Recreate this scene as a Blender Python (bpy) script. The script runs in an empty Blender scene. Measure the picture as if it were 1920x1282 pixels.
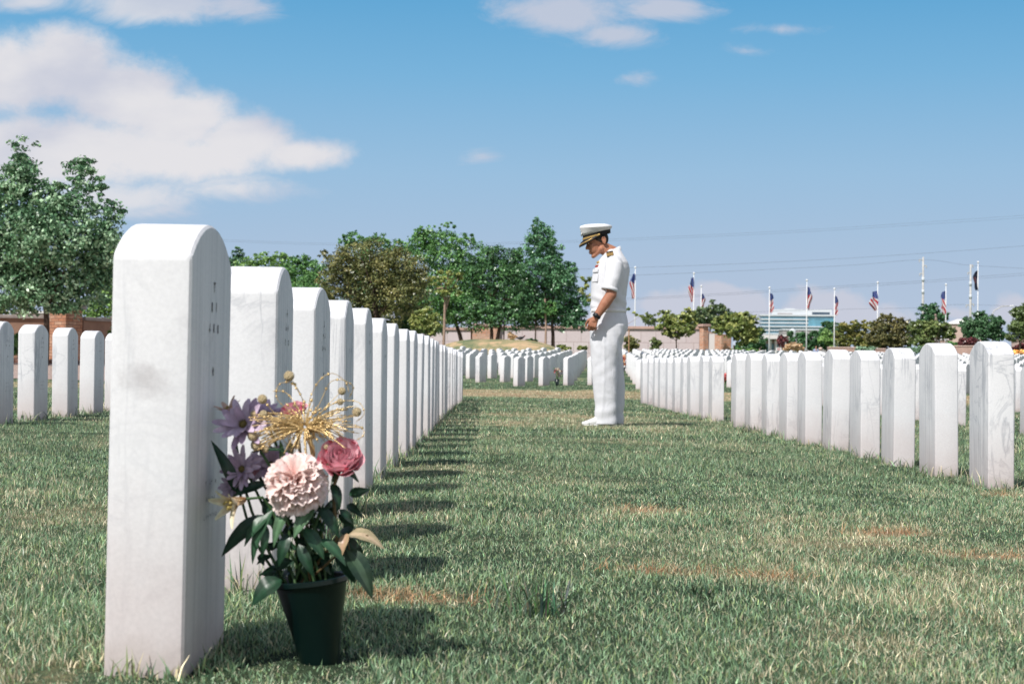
import bpy, bmesh, math, random
import numpy as np
from mathutils import Vector, Matrix, Quaternion
from math import sin, cos, pi, radians, sqrt, exp, tan, atan2

random.seed(11)
RNG = np.random.default_rng(11)
SC = bpy.context.scene
COL = SC.collection

# ------------------------------------------------------------------ helpers
def lin(c):
    c = c / 255.0
    return c / 12.92 if c <= 0.04045 else ((c + 0.055) / 1.055) ** 2.4
def S(r, g, b): return (lin(r), lin(g), lin(b))
def S4(r, g, b): return (lin(r), lin(g), lin(b), 1.0)

EYE = 0.467
FPX = 3300.0
ROLL = 0.009
def sstep(a, b, x):
    t = np.clip((np.asarray(x, float) - a) / (b - a), 0, 1)
    return t * t * (3 - 2 * t)
def tz(x, y):
    """height of the lawn at x, y (works on arrays)"""
    x = np.asarray(x, float); y = np.asarray(y, float)
    a = -0.0240 * (1 - 0.8 * sstep(14, 38, y))
    z = a * np.clip(x, -40, 40)
    r = y - 36.0
    z = z + 0.0175 * 0.5 * (r + np.sqrt(r * r + 9.0)) * (1 - sstep(90, 150, y)) + 0.9 * sstep(90, 150, y) * 0.55 * 0 
    far = 0.0175 * 0.5 * (54 + sqrt(54 * 54 + 9.0))
    z = np.where(y > 90, a * np.clip(x, -40, 40) + far * 1.0, z)
    z = z + 1.02 * np.exp(-((x - 0.2) / 3.3) ** 4 - ((y - 80.0) / 5.5) ** 2)
    z = z + 0.20 * sstep(-7, -11, x) * sstep(33, 48, y) * (1 - sstep(60, 80, y))
    return z
def tzf(x, y): return float(tz(x, y))

# camera axes (world): yaw to the right, pitch up, roll
_yaw, _pitch = -0.010, 0.01515
CAMROT = (Matrix.Rotation(_yaw, 4, 'Z') @ Matrix.Rotation(pi / 2 + _pitch, 4, 'X') @ Matrix.Rotation(ROLL, 4, 'Z'))
def P(px, py, d):
    """point in the place seen at photo pixel (1920 wide) at distance d along the view axis"""
    v = Vector(((px - 960) / FPX * d, -(py - 641) / FPX * d, -d))
    w = CAMROT @ v
    return Vector((w.x, w.y, w.z + EYE))
CAM_INV = CAMROT.inverted()
def proj(p):
    v = CAM_INV @ Vector((p[0], p[1], p[2] - EYE))
    return (960 + FPX * v.x / -v.z, 641 - FPX * v.y / -v.z, -v.z)

def put(o, label=None, cat=None, group=None, kind=None):
    if label: o['label'] = label
    if cat: o['category'] = cat
    if group: o['group'] = group
    if kind: o['kind'] = kind
    return o
def empty(name, loc=(0, 0, 0), rz=0.0, label=None, cat=None, group=None, parent=None):
    o = bpy.data.objects.new(name, None); COL.objects.link(o)
    o.empty_display_size = 0.1
    o.location = loc; o.rotation_euler = (0, 0, rz)
    if parent: o.parent = parent
    return put(o, label, cat, group)

class MB:
    """collects shapes and links them as one mesh object"""
    def __init__(s): s.v = []; s.f = []; s.c = []; s.m = []; s.mi = 0; s.col = None
    def add(s, vs, fs):
        n = len(s.v)
        s.v.extend([tuple(p) for p in vs])
        for f in fs:
            s.f.append(tuple(i + n for i in f)); s.c.append(s.col); s.m.append(s.mi)
        return s
    def box(s, c, size, rot=None):
        hx, hy, hz = [k / 2 for k in size]
        vs = [Vector((x, y, z)) for x in (-hx, hx) for y in (-hy, hy) for z in (-hz, hz)]
        if rot is not None: vs = [rot @ p for p in vs]
        c = Vector(c)
        return s.add([p + c for p in vs], [(0, 1, 3, 2), (4, 6, 7, 5), (0, 4, 5, 1), (2, 3, 7, 6), (0, 2, 6, 4), (1, 5, 7, 3)])
    def tube(s, pts, rad, n=8, caps=True):
        pts = [Vector(p) for p in pts]
        if not hasattr(rad, '__len__'): rad = [rad] * len(pts)
        vs, fs = [], []
        t0 = (pts[1] - pts[0]).normalized()
        u = t0.orthogonal().normalized()
        for i, p in enumerate(pts):
            t = (pts[min(i + 1, len(pts) - 1)] - pts[max(i - 1, 0)])
            if t.length < 1e-9: t = t0.copy()
            t.normalize()
            u = (u - t * u.dot(t))
            if u.length < 1e-6: u = t.orthogonal()
            u.normalize(); w = t.cross(u)
            for k in range(n):
                a = 2 * pi * k / n
                vs.append(p + (u * cos(a) + w * sin(a)) * rad[i])
        for i in range(len(pts) - 1):
            for k in range(n):
                a, b = i * n + k, i * n + (k + 1) % n
                fs.append((a, b, b + n, a + n))
        if caps:
            fs.append(tuple(range(n - 1, -1, -1)))
            fs.append(tuple((len(pts) - 1) * n + k for k in range(n)))
        return s.add(vs, fs)
    def loft(s, rings, caps=True):
        n = len(rings[0]); vs = [p for r in rings for p in r]; fs = []
        for i in range(len(rings) - 1):
            for k in range(n):
                a, b = i * n + k, i * n + (k + 1) % n
                fs.append((a, b, b + n, a + n))
        if caps:
            fs.append(tuple(range(n - 1, -1, -1)))
            fs.append(tuple((len(rings) - 1) * n + k for k in range(n)))
        return s.add(vs, fs)
    def ell(s, c, r, seg=16, rings=10, rot=None):
        c = Vector(c); vs = []; fs = []
        if not hasattr(r, '__len__'): r = (r, r, r)
        for i in range(1, rings):
            t = pi * i / rings
            for k in range(seg):
                a = 2 * pi * k / seg
                p = Vector((r[0] * sin(t) * cos(a), r[1] * sin(t) * sin(a), r[2] * cos(t)))
                vs.append((rot @ p if rot is not None else p) + c)
        top = Vector((0, 0, r[2])); bot = Vector((0, 0, -r[2]))
        vs.append((rot @ top if rot is not None else top) + c); vs.append((rot @ bot if rot is not None else bot) + c)
        T = len(vs) - 2; B = T + 1
        for i in range(rings - 2):
            for k in range(seg):
                a, b = i * seg + k, i * seg + (k + 1) % seg
                fs.append((a, a + seg, b + seg, b))
        for k in range(seg):
            fs.append((T, k, (k + 1) % seg))
            fs.append((B, (rings - 2) * seg + (k + 1) % seg, (rings - 2) * seg + k))
        return s.add(vs, fs)
    def capsule(s, p0, r0, p1, r1, n=14):
        """tapered limb piece with round ends"""
        p0 = Vector(p0); p1 = Vector(p1); t = (p1 - p0); L = t.length; t.normalize()
        pts, rr = [], []
        for k in range(5):
            a = pi / 2 * (1 - k / 4.0) * 0.98
            pts.append(p0 - t * r0 * sin(a)); rr.append(max(r0 * cos(a), 1e-4))
        for k in range(5):
            a = pi / 2 * (k / 4.0) * 0.98
            pts.append(p1 + t * r1 * sin(a)); rr.append(max(r1 * cos(a), 1e-4))
        return s.tube(pts, rr, n)
    def lathe(s, c, prof, n=32):
        c = Vector(c); rings = []
        for (r, z) in prof:
            rings.append([c + Vector((r * cos(2 * pi * k / n), r * sin(2 * pi * k / n), z)) for k in range(n)])
        return s.loft(rings, caps=False)
    def mesh(s, name, smooth=False):
        me = bpy.data.meshes.new(name)
        me.from_pydata(s.v, [], s.f); me.update()
        if smooth: me.shade_smooth()
        if any(c is not None for c in s.c):
            at = me.attributes.new('tint', 'FLOAT_COLOR', 'FACE')
            at.data.foreach_set('color', np.array([(tuple(c) + (1,))[:4] if c is not None else (1, 1, 1, 1) for c in s.c], np.float32).ravel())
        if any(s.m): me.polygons.foreach_set('material_index', s.m)
        return me
    def build(s, name, mat, parent=None, smooth=False, bevel=0, loc=None):
        me = s.mesh(name, smooth)
        for m in (mat if isinstance(mat, (list, tuple)) else [mat]): me.materials.append(m)
        o = bpy.data.objects.new(name, me); COL.objects.link(o)
        if parent: o.parent = parent
        if loc: o.location = loc
        if bevel:
            b = o.modifiers.new('edge', 'BEVEL'); b.width = bevel; b.segments = 2; b.limit_method = 'ANGLE'; b.angle_limit = radians(35)
        return o

def remeshed(mb, name, voxel, smooth=4, factor=0.5, sub=0):
    """join closed pieces into one continuous surface"""
    me = mb.mesh(name + '_raw')
    o = bpy.data.objects.new(name + '_raw', me); COL.objects.link(o)
    r = o.modifiers.new('r', 'REMESH'); r.mode = 'VOXEL'; r.voxel_size = voxel
    if smooth:
        q = o.modifiers.new('s', 'SMOOTH'); q.iterations = smooth; q.factor = factor
    dg = bpy.context.evaluated_depsgraph_get()
    out = bpy.data.meshes.new_from_object(o.evaluated_get(dg))
    bpy.data.objects.remove(o); bpy.data.meshes.remove(me)
    out.name = name; out.shade_smooth()
    return out
def link_mesh(me, name, mat, parent=None):
    me.materials.clear(); me.materials.append(mat)
    o = bpy.data.objects.new(name, me); COL.objects.link(o)
    if parent: o.parent = parent
    return o

# ------------------------------------------------------------------ materials
class NT:
    def __init__(s, name):
        s.m = bpy.data.materials.new(name); s.m.use_nodes = True
        s.t = s.m.node_tree; s.n = s.t.nodes; s.l = s.t.links
        s.b = s.n['Principled BSDF']
    def node(s, typ, **kw):
        n = s.n.new(typ)
        for k, v in kw.items():
            if k.startswith('i_'):
                key = k[2:].replace('_', ' ')
                n.inputs[int(key) if key.isdigit() else key].default_value = v
            else: setattr(n, k, v)
        return n
    def link(s, a, b): s.l.new(a, b)
    def noise(s, scale, detail=4, rough=0.55, vec=None, dist=0.0):
        n = s.node('ShaderNodeTexNoise'); n.inputs['Scale'].default_value = scale
        n.inputs['Detail'].default_value = detail; n.inputs['Roughness'].default_value = rough
        n.inputs['Distortion'].default_value = dist
        if vec is not None: s.link(vec, n.inputs['Vector'])
        return n.outputs['Fac']
    def ramp(s, fac, stops):
        r = s.node('ShaderNodeValToRGB'); e = r.color_ramp.elements
        while len(e) < len(stops): e.new(0.5)
        for k, (p, c) in enumerate(stops):
            e[k].position = p; e[k].color = (tuple(c) + (1,))[:4]
        s.link(fac, r.inputs['Fac']); return r.outputs['Color']
    def mix(s, fac, a, b, mode='MIX'):
        n = s.node('ShaderNodeMix', data_type='RGBA', blend_type=mode)
        for sock, val in ((n.inputs['Factor'], fac), (n.inputs[6], a), (n.inputs[7], b)):
            if hasattr(val, 'is_output') or hasattr(val, 'links'): s.link(val, sock)
            elif isinstance(val, (int, float)): sock.default_value = val
            else: sock.default_value = (tuple(val) + (1,))[:4]
        return n.outputs[2]
    def math(s, op, a, b=None, clamp=False):
        n = s.node('ShaderNodeMath', operation=op, use_clamp=clamp)
        for i, val in enumerate((a, b)):
            if val is None: continue
            if isinstance(val, (int, float)): n.inputs[i].default_value = val
            else: s.link(val, n.inputs[i])
        return n.outputs[0]
    def pos(s): return s.node('ShaderNodeNewGeometry').outputs['Position']
    def obj(s): return s.node('ShaderNodeTexCoord').outputs['Object']
    def mapping(s, vec, scale=(1, 1, 1), rot=(0, 0, 0), loc=(0, 0, 0)):
        n = s.node('ShaderNodeMapping'); s.link(vec, n.inputs['Vector'])
        n.inputs['Scale'].default_value = scale; n.inputs['Rotation'].default_value = rot; n.inputs['Location'].default_value = loc
        return n.outputs['Vector']
    def sep(s, vec):
        n = s.node('ShaderNodeSeparateXYZ'); s.link(vec, n.inputs[0]); return n.outputs
    def bump(s, h, strength=0.3, dist=0.01):
        n = s.node('ShaderNodeBump'); n.inputs['Strength'].default_value = strength; n.inputs['Distance'].default_value = dist
        s.link(h, n.inputs['Height']); s.link(n.outputs['Normal'], s.b.inputs['Normal'])
    def base(s, c):
        if hasattr(c, 'links'): s.link(c, s.b.inputs['Base Color'])
        else: s.b.inputs['Base Color'].default_value = (tuple(c) + (1,))[:4]
    def set(s, **kw):
        for k, v in kw.items(): s.b.inputs[k.replace('_', ' ')].default_value = v
        return s

def simple(name, col, rough=0.6, var=0.25, scale=20.0, metallic=0.0, bump=0.0, spec=0.4):
    t = NT(name); n = t.noise(scale, 5, 0.6, t.obj())
    lo = tuple(c * (1 - var) for c in col); hi = tuple(min(1, c * (1 + var)) for c in col)
    t.base(t.ramp(n, [(0.3, lo), (0.7, hi)]))
    t.set(Roughness=rough, Metallic=metallic); t.b.inputs['Specular IOR Level'].default_value = spec
    if bump: t.bump(n, bump, 0.01)
    return t.m

def tinted(name, rough=0.55, transl=0.35, spec=0.3, vein=0.0):
    """leaf / petal material: colour from the per-face tint, with light passing through"""
    t = NT(name); a = t.node('ShaderNodeAttribute', attribute_name='tint')
    col = a.outputs['Color']
    n = t.noise(90 if vein else 3, 3, 0.6, t.obj())
    col = t.mix(1.0, col, t.ramp(n, [(0.25, (0.78,) * 3), (0.75, (1.15,) * 3)]), 'MULTIPLY')
    t.base(col); t.set(Roughness=rough); t.b.inputs['Specular IOR Level'].default_value = spec
    tr = t.node('ShaderNodeBsdfTranslucent'); t.link(col, tr.inputs['Color'])
    mx = t.node('ShaderNodeMixShader'); mx.inputs[0].default_value = transl
    t.link(t.b.outputs[0], mx.inputs[1]); t.link(tr.outputs[0], mx.inputs[2])
    t.link(mx.outputs[0], t.n['Material Output'].inputs['Surface'])
    return t.m

# ------------------------------------------------------------------ noise on arrays
def _hash(ix, iy, seed):
    h = (ix.astype(np.int64) * 374761393 + iy.astype(np.int64) * 668265263 + seed * 1442695041) & 0x7fffffff
    h = ((h ^ (h >> 13)) * 1274126177) & 0x7fffffff
    return ((h ^ (h >> 16)) & 0xffff) / 65535.0
def vnoise(x, y, seed=0):
    x = np.asarray(x, float); y = np.asarray(y, float)
    ix = np.floor(x); iy = np.floor(y); fx = x - ix; fy = y - iy
    fx = fx * fx * (3 - 2 * fx); fy = fy * fy * (3 - 2 * fy)
    a = _hash(ix, iy, seed); b = _hash(ix + 1, iy, seed); c = _hash(ix, iy + 1, seed); d = _hash(ix + 1, iy + 1, seed)
    return (a * (1 - fx) + b * fx) * (1 - fy) + (c * (1 - fx) + d * fx) * fy
def fbm(x, y, seed=0, oct=4):
    s = 0; amp = 0.5; tot = 0
    for k in range(oct):
        s = s + amp * vnoise(x * 2 ** k, y * 2 ** k, seed + k * 17); tot += amp; amp *= 0.55
    return s / tot
# ------------------------------------------------------------------ camera, sun, sky
cam = bpy.data.cameras.new('camera'); camo = bpy.data.objects.new('camera', cam); COL.objects.link(camo)
camo.matrix_world = Matrix.Translation((0, 0, EYE)) @ CAMROT
cam.sensor_width = 36.0; cam.lens = FPX / 1920 * 36.0
cam.clip_start = 0.05; cam.clip_end = 6000
cam.dof.use_dof = True; cam.dof.focus_distance = 5.8; cam.dof.aperture_fstop = 13.0
SC.camera = camo

SUN = Vector((0.50, 0.72, -1.0)).normalized()           # direction the light travels
sun = bpy.data.lights.new('sun', 'SUN'); suno = bpy.data.objects.new('sun', sun); COL.objects.link(suno)
sun.energy = 4.7; sun.angle = radians(0.53); sun.color = (1.0, 0.965, 0.915)
suno.rotation_euler = SUN.to_track_quat('-Z', 'Y').to_euler()
SUN_EL = math.asin(-SUN.z); SUN_AZ = atan2(-SUN.x, -SUN.y)

world = bpy.data.worlds.new('World'); SC.world = world; world.use_nodes = True
def build_world():
    t = world.node_tree; n = t.nodes; l = t.links; n.clear()
    out = n.new('ShaderNodeOutputWorld'); bg = n.new('ShaderNodeBackground'); l.new(bg.outputs[0], out.inputs[0])
    def M(op, a, b=None, clamp=False):
        q = n.new('ShaderNodeMath'); q.operation = op; q.use_clamp = clamp
        for i, v in enumerate((a, b)):
            if v is None: continue
            if isinstance(v, (int, float)): q.inputs[i].default_value = v
            else: l.new(v, q.inputs[i])
        return q.outputs[0]
    def mixc(f, a, b):
        q = n.new('ShaderNodeMix'); q.data_type = 'RGBA'
        for s, v in ((q.inputs['Factor'], f), (q.inputs[6], a), (q.inputs[7], b)):
            if isinstance(v, tuple): s.default_value = v
            elif isinstance(v, (int, float)): s.default_value = v
            else: l.new(v, s)
        return q.outputs[2]
    def mrange(x, a, b, c=0.0, d=1.0):
        q = n.new('ShaderNodeMapRange'); q.interpolation_type = 'SMOOTHSTEP'
        l.new(x, q.inputs[0]); q.inputs[1].default_value = a; q.inputs[2].default_value = b
        q.inputs[3].default_value = c; q.inputs[4].default_value = d
        return q.outputs[0]
    sky = n.new('ShaderNodeTexSky'); sky.sky_type = 'NISHITA'; sky.sun_disc = False
    sky.sun_elevation = SUN_EL; sky.sun_rotation = SUN_AZ
    sky.air_density = 1.0; sky.dust_density = 0.6; sky.ozone_density = 1.5
    sc = n.new('ShaderNodeVectorMath'); sc.operation = 'SCALE'; l.new(sky.outputs[0], sc.inputs[0]); sc.inputs['Scale'].default_value = 0.115
    tc = n.new('ShaderNodeTexCoord'); sp = n.new('ShaderNodeSeparateXYZ'); l.new(tc.outputs['Generated'], sp.inputs[0])
    X, Y, Z = sp.outputs
    Ys = M('MAXIMUM', Y, 0.02)
    u = M('DIVIDE', X, Ys); v = M('DIVIDE', Z, Ys)
    # low sky: hazy periwinkle at the horizon to clear blue
    rp = n.new('ShaderNodeValToRGB'); e = rp.color_ramp.elements
    stops = [(0.0, S4(186, 199, 219)), (0.05, S4(176, 195, 219)), (0.11, S4(154, 191, 222)), (0.165, S4(122, 179, 219)), (0.22, S4(90, 163, 211)), (0.45, S4(62, 128, 188)), (1.0, S4(50, 105, 170))]
    while len(e) < len(stops): e.new(0.5)
    for k, (p, c) in enumerate(stops): e[k].position = p; e[k].color = c
    l.new(Z, rp.inputs[0])
    low = rp.outputs[0]
    # unseen upper dome: patchy grey added over the blue to set ambient light
    nd = n.new('ShaderNodeTexNoise'); l.new(tc.outputs['Generated'], nd.inputs['Vector']); nd.inputs['Scale'].default_value = 3.0; nd.inputs['Detail'].default_value = 6
    dome = mixc(mrange(nd.outputs['Fac'], 0.30, 0.62, 0.1, 0.6), sc.outputs[0], (0.30, 0.30, 0.305, 1.0))
    base = mixc(mrange(Z, 0.25, 0.55), low, dome)
    # unseen low sky behind and beside the camera whitened to fill shaded stone faces
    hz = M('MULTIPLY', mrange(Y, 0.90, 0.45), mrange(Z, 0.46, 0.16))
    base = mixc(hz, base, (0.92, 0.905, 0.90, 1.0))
    # clouds: clumps in direction space broken up by noise
    cb = n.new('ShaderNodeCombineXYZ'); l.new(u, cb.inputs[0]); l.new(v, cb.inputs[1])
    def nz(scale, det, rough, off=(0, 0, 0), sx=1.0, dist=0.0):
        mp = n.new('ShaderNodeMapping'); l.new(cb.outputs[0], mp.inputs[0]); mp.inputs['Location'].default_value = off; mp.inputs['Scale'].default_value = (sx, 1, 1)
        q = n.new('ShaderNodeTexNoise'); l.new(mp.outputs[0], q.inputs['Vector']); q.inputs['Scale'].default_value = scale
        q.inputs['Detail'].default_value = det; q.inputs['Roughness'].default_value = rough; q.inputs['Distortion'].default_value = dist
        return q.outputs['Fac']
    def blobs(lst):
        acc = None
        for (px, py, rx, ry, st) in lst:
            a = M('DIVIDE', M('SUBTRACT', u, (px - 927) / FPX), rx / FPX)
            b = M('DIVIDE', M('SUBTRACT', v, (691 - py) / FPX), ry / FPX)
            q = M('SQRT', M('ADD', M('MULTIPLY', a, a), M('MULTIPLY', b, b)))
            f = M('MULTIPLY', M('SUBTRACT', 1.0, q), st)
            if acc is None: acc = f
            else:
                acc2 = n.new('ShaderNodeMath'); acc2.operation = 'SMOOTH_MAX'
                l.new(acc, acc2.inputs[0]); l.new(f, acc2.inputs[1]); acc2.inputs[2].default_value = 0.25
                acc = acc2.outputs[0]
        return acc
    big = blobs([(20, 150, 130, 100, 1.0), (110, 130, 130, 95, 1.1), (230, 190, 140, 95, 1.1), (340, 230, 130, 75, 1.1), (450, 265, 120, 62, 1.05), (560, 292, 110, 36, 0.9), (90, 290, 330, 95, 1.0), (330, 300, 260, 62, 0.9)])
    wisp = blobs([(290, 8, 250, 54, 1.05), (60, 12, 130, 28, 0.7), (430, 10, 110, 40, 0.8), (1040, 24, 190, 54, 1.1), (1240, 10, 130, 42, 1.0), (1150, 62, 110, 34, 0.9), (1180, 146, 60, 18, 0.4), (900, 292, 50, 20, 0.45), (440, 360, 180, 44, 0.75), (230, 380, 230, 60, 0.8), (1460, 48, 120, 14, 0.35), (1400, 90, 60, 14, 0.22)])
    low_c = blobs([(1250, 572, 90, 38, 0.7), (1340, 562, 90, 42, 1.1), (1405, 578, 55, 40, 0.9), (1550, 572, 100, 46, 1.0), (1650, 590, 130, 30, 0.6), (1790, 580, 70, 20, 0.5), (1905, 575, 60, 36, 0.8), (1230, 600, 300, 30, 0.6), (700, 600, 500, 40, 0.4)])
    n1 = nz(42, 10, 0.66, (3.1, 0.4, 0), 0.8, 0.15); n2 = nz(46, 10, 0.68, (1.1, 7.4, 0), 0.42, 0.6); n3 = nz(70, 8, 0.55, (5.0, 2.0, 0), 0.8)
    mbig = mrange(M('ADD', big, M('MULTIPLY', M('SUBTRACT', n1, 0.5), 1.05)), -0.06, 0.56)
    mw = mrange(M('ADD', wisp, M('MULTIPLY', M('SUBTRACT', n2, 0.52), 1.5)), 0.0, 0.7, 0.0, 0.85)
    ml = mrange(M('ADD', low_c, M('MULTIPLY', M('SUBTRACT', n3, 0.5), 1.1)), 0.0, 0.4, 0.0, 0.9)
    front = mrange(Y, 0.25, 0.4)
    mask = M('MULTIPLY', M('MAXIMUM', M('MAXIMUM', mbig, mw), ml), front)
    n4 = nz(16, 6, 0.5, (9.0, 4.0, 0), 0.55)
    shade = M('MULTIPLY', mrange(M('ADD', n4, M('MULTIPLY', big, 0.10)), 0.36, 0.62), 1.0)
    ccol = mixc(shade, S4(202, 205, 219), S4(230, 228, 231))
    final = mixc(M('MULTIPLY', mask, 0.97), base, ccol)
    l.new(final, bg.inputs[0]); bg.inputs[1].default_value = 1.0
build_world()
SC.view_settings.view_transform = 'Standard'; SC.view_settings.look = 'None'
SC.view_settings.exposure = 0; SC.view_settings.gamma = 1
try:
    SC.cycles.use_denoising = True
    SC.cycles.denoiser = 'OPENIMAGEDENOISE'
    SC.cycles.max_bounces = 6; SC.cycles.diffuse_bounces = 3; SC.cycles.transmission_bounces = 3; SC.cycles.transparent_max_bounces = 6
    SC.cycles.caustics_reflective = False; SC.cycles.caustics_refractive = False
    SC.cycles.sample_clamp_indirect = 6.0
except Exception: pass

# ------------------------------------------------------------------ the lawn
def dryness(x, y):
    d = fbm(x * 0.9 + 3, y * 0.55 + 1, 5, 4)
    d = 0.5 + (d - 0.5) * 1.1 + (fbm(x * 4.5, y * 3.2, 6, 3) - 0.5) * 0.9
    d = d - 0.20
    strip = sstep(28.3, 29.3, y) * (1 - sstep(36.0, 38.0, y))
    d = d + 0.75 * strip - 0.22 * sstep(24, 26, y) * (1 - strip) * (1 - sstep(27, 28.5, y))
    d = d + 0.30 * sstep(12.8, 14.5, y) * (1 - sstep(19, 24, y)) * np.exp(-((x - 0.6) / 1.2) ** 2)
    d = d - 0.25 * sstep(36.5, 38, y) * (1 - sstep(40, 43, y))
    d = d + 0.65 * np.exp(-((x - 0.2) / 3.4) ** 4 - ((y - 79) / 6.0) ** 2)
    d = d + 0.12 * np.sin(y * 2.2 + 0.6 * np.sin(x)) * sstep(8, 14, y)
    # bare straw patches
    for (bx, by, bw, bl) in BARE:
        d = d + 0.9 * np.exp(-((x - bx) / bw) ** 2 - ((y - by) / bl) ** 2)
    return np.clip(d, 0, 1.4)
def ground_hit(px, py):
    lo, hi = 1.5, 120.0
    for _ in range(50):
        m = (lo + hi) / 2; p = P(px, py, m)
        if p.z > tzf(p.x, p.y): lo = m
        else: hi = m
    return P(px, py, lo)
BARE = []
for (px, py, w, l_) in [(1230, 1072, 0.11, 0.05), (700, 1118, 0.10, 0.06), (1665, 1000, 0.09, 0.05), (1860, 1045, 0.12, 0.06), (780, 1128, 0.10, 0.06), (1880, 930, 0.08, 0.07), (1450, 1085, 0.06, 0.05), (1210, 958, 0.10, 0.10)]:
    q = ground_hit(px, py); BARE.append((q.x, q.y, w, l_))

def graded(a, b, step, lo, hi, grow=1.18):
    xs = list(np.arange(a, b + step / 2, step)); s = step
    x = b
    while x < hi: s *= grow; x += s; xs.append(x)
    s = step; x = a
    pre = []
    while x > lo: s *= grow; x -= s; pre.append(x)
    return np.array(pre[::-1] + xs)
def make_ground():
    xs = graded(-9, 11, 0.125, -900, 900); ys = graded(1, 46, 0.125, -30, 46.1, 1.09)
    ys = np.concatenate([ys[ys <= 46.01], np.arange(46.5, 100, 0.5), 100 * 1.09 ** np.arange(0, 38)])
    gx, gy = np.meshgrid(xs, ys); nx, ny = len(xs), len(ys)
    gz = tz(gx, gy) + 0.012 * (fbm(gx * 2.2, gy * 2.2, 31, 3) - 0.5) * (gy < 60)
    vs = np.stack([gx, gy, gz], -1).reshape(-1, 3)
    i = np.arange((ny - 1) * (nx - 1)); r = i // (nx - 1); c = i % (nx - 1)
    q = np.stack([r * nx + c, r * nx + c + 1, (r + 1) * nx + c + 1, (r + 1) * nx + c], -1)
    me = bpy.data.meshes.new('ground')
    me.vertices.add(len(vs)); me.vertices.foreach_set('co', vs.astype(np.float32).ravel())
    me.loops.add(q.size); me.loops.foreach_set('vertex_index', q.astype(np.int32).ravel())
    me.polygons.add(len(q)); me.polygons.foreach_set('loop_start', np.arange(0, q.size, 4, dtype=np.int32))
    me.update(calc_edges=True); me.shade_smooth()
    at = me.attributes.new('dry', 'FLOAT', 'POINT'); at.data.foreach_set('value', dryness(vs[:, 0], vs[:, 1]).astype(np.float32))
    t = NT('lawn_ground')
    d = t.node('ShaderNodeAttribute', attribute_name='dry').outputs['Fac']
    pos = t.pos()
    n1 = t.noise(16, 6, 0.7, pos); n2 = t.noise(70, 4, 0.7, pos); n3 = t.noise(2.0, 4, 0.6, pos)
    f = t.math('ADD', d, t.math('MULTIPLY', t.math('SUBTRACT', n1, 0.5), 1.3))
    f = t.math('ADD', f, t.math('MULTIPLY', t.math('SUBTRACT', n2, 0.5), 1.1))
    col = t.ramp(f, [(0.05, (0.022, 0.040, 0.024)), (0.45, (0.060, 0.095, 0.055)), (0.80, (0.20, 0.18, 0.10)), (1.1, (0.38, 0.26, 0.16))])
    col = t.mix(t.ramp(n3, [(0.35, (0, 0, 0)), (0.7, (0.35,) * 3)]), col, (0.11, 0.135, 0.06))
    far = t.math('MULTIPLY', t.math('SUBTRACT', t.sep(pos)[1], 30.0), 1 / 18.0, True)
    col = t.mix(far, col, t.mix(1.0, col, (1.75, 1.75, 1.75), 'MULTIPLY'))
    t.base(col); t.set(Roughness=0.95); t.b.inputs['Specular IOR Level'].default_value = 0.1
    t.bump(n2, 0.6, 0.03)
    me.materials.append(t.m)
    o = bpy.data.objects.new('ground', me); COL.objects.link(o); put(o, kind='structure')
make_ground()
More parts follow.
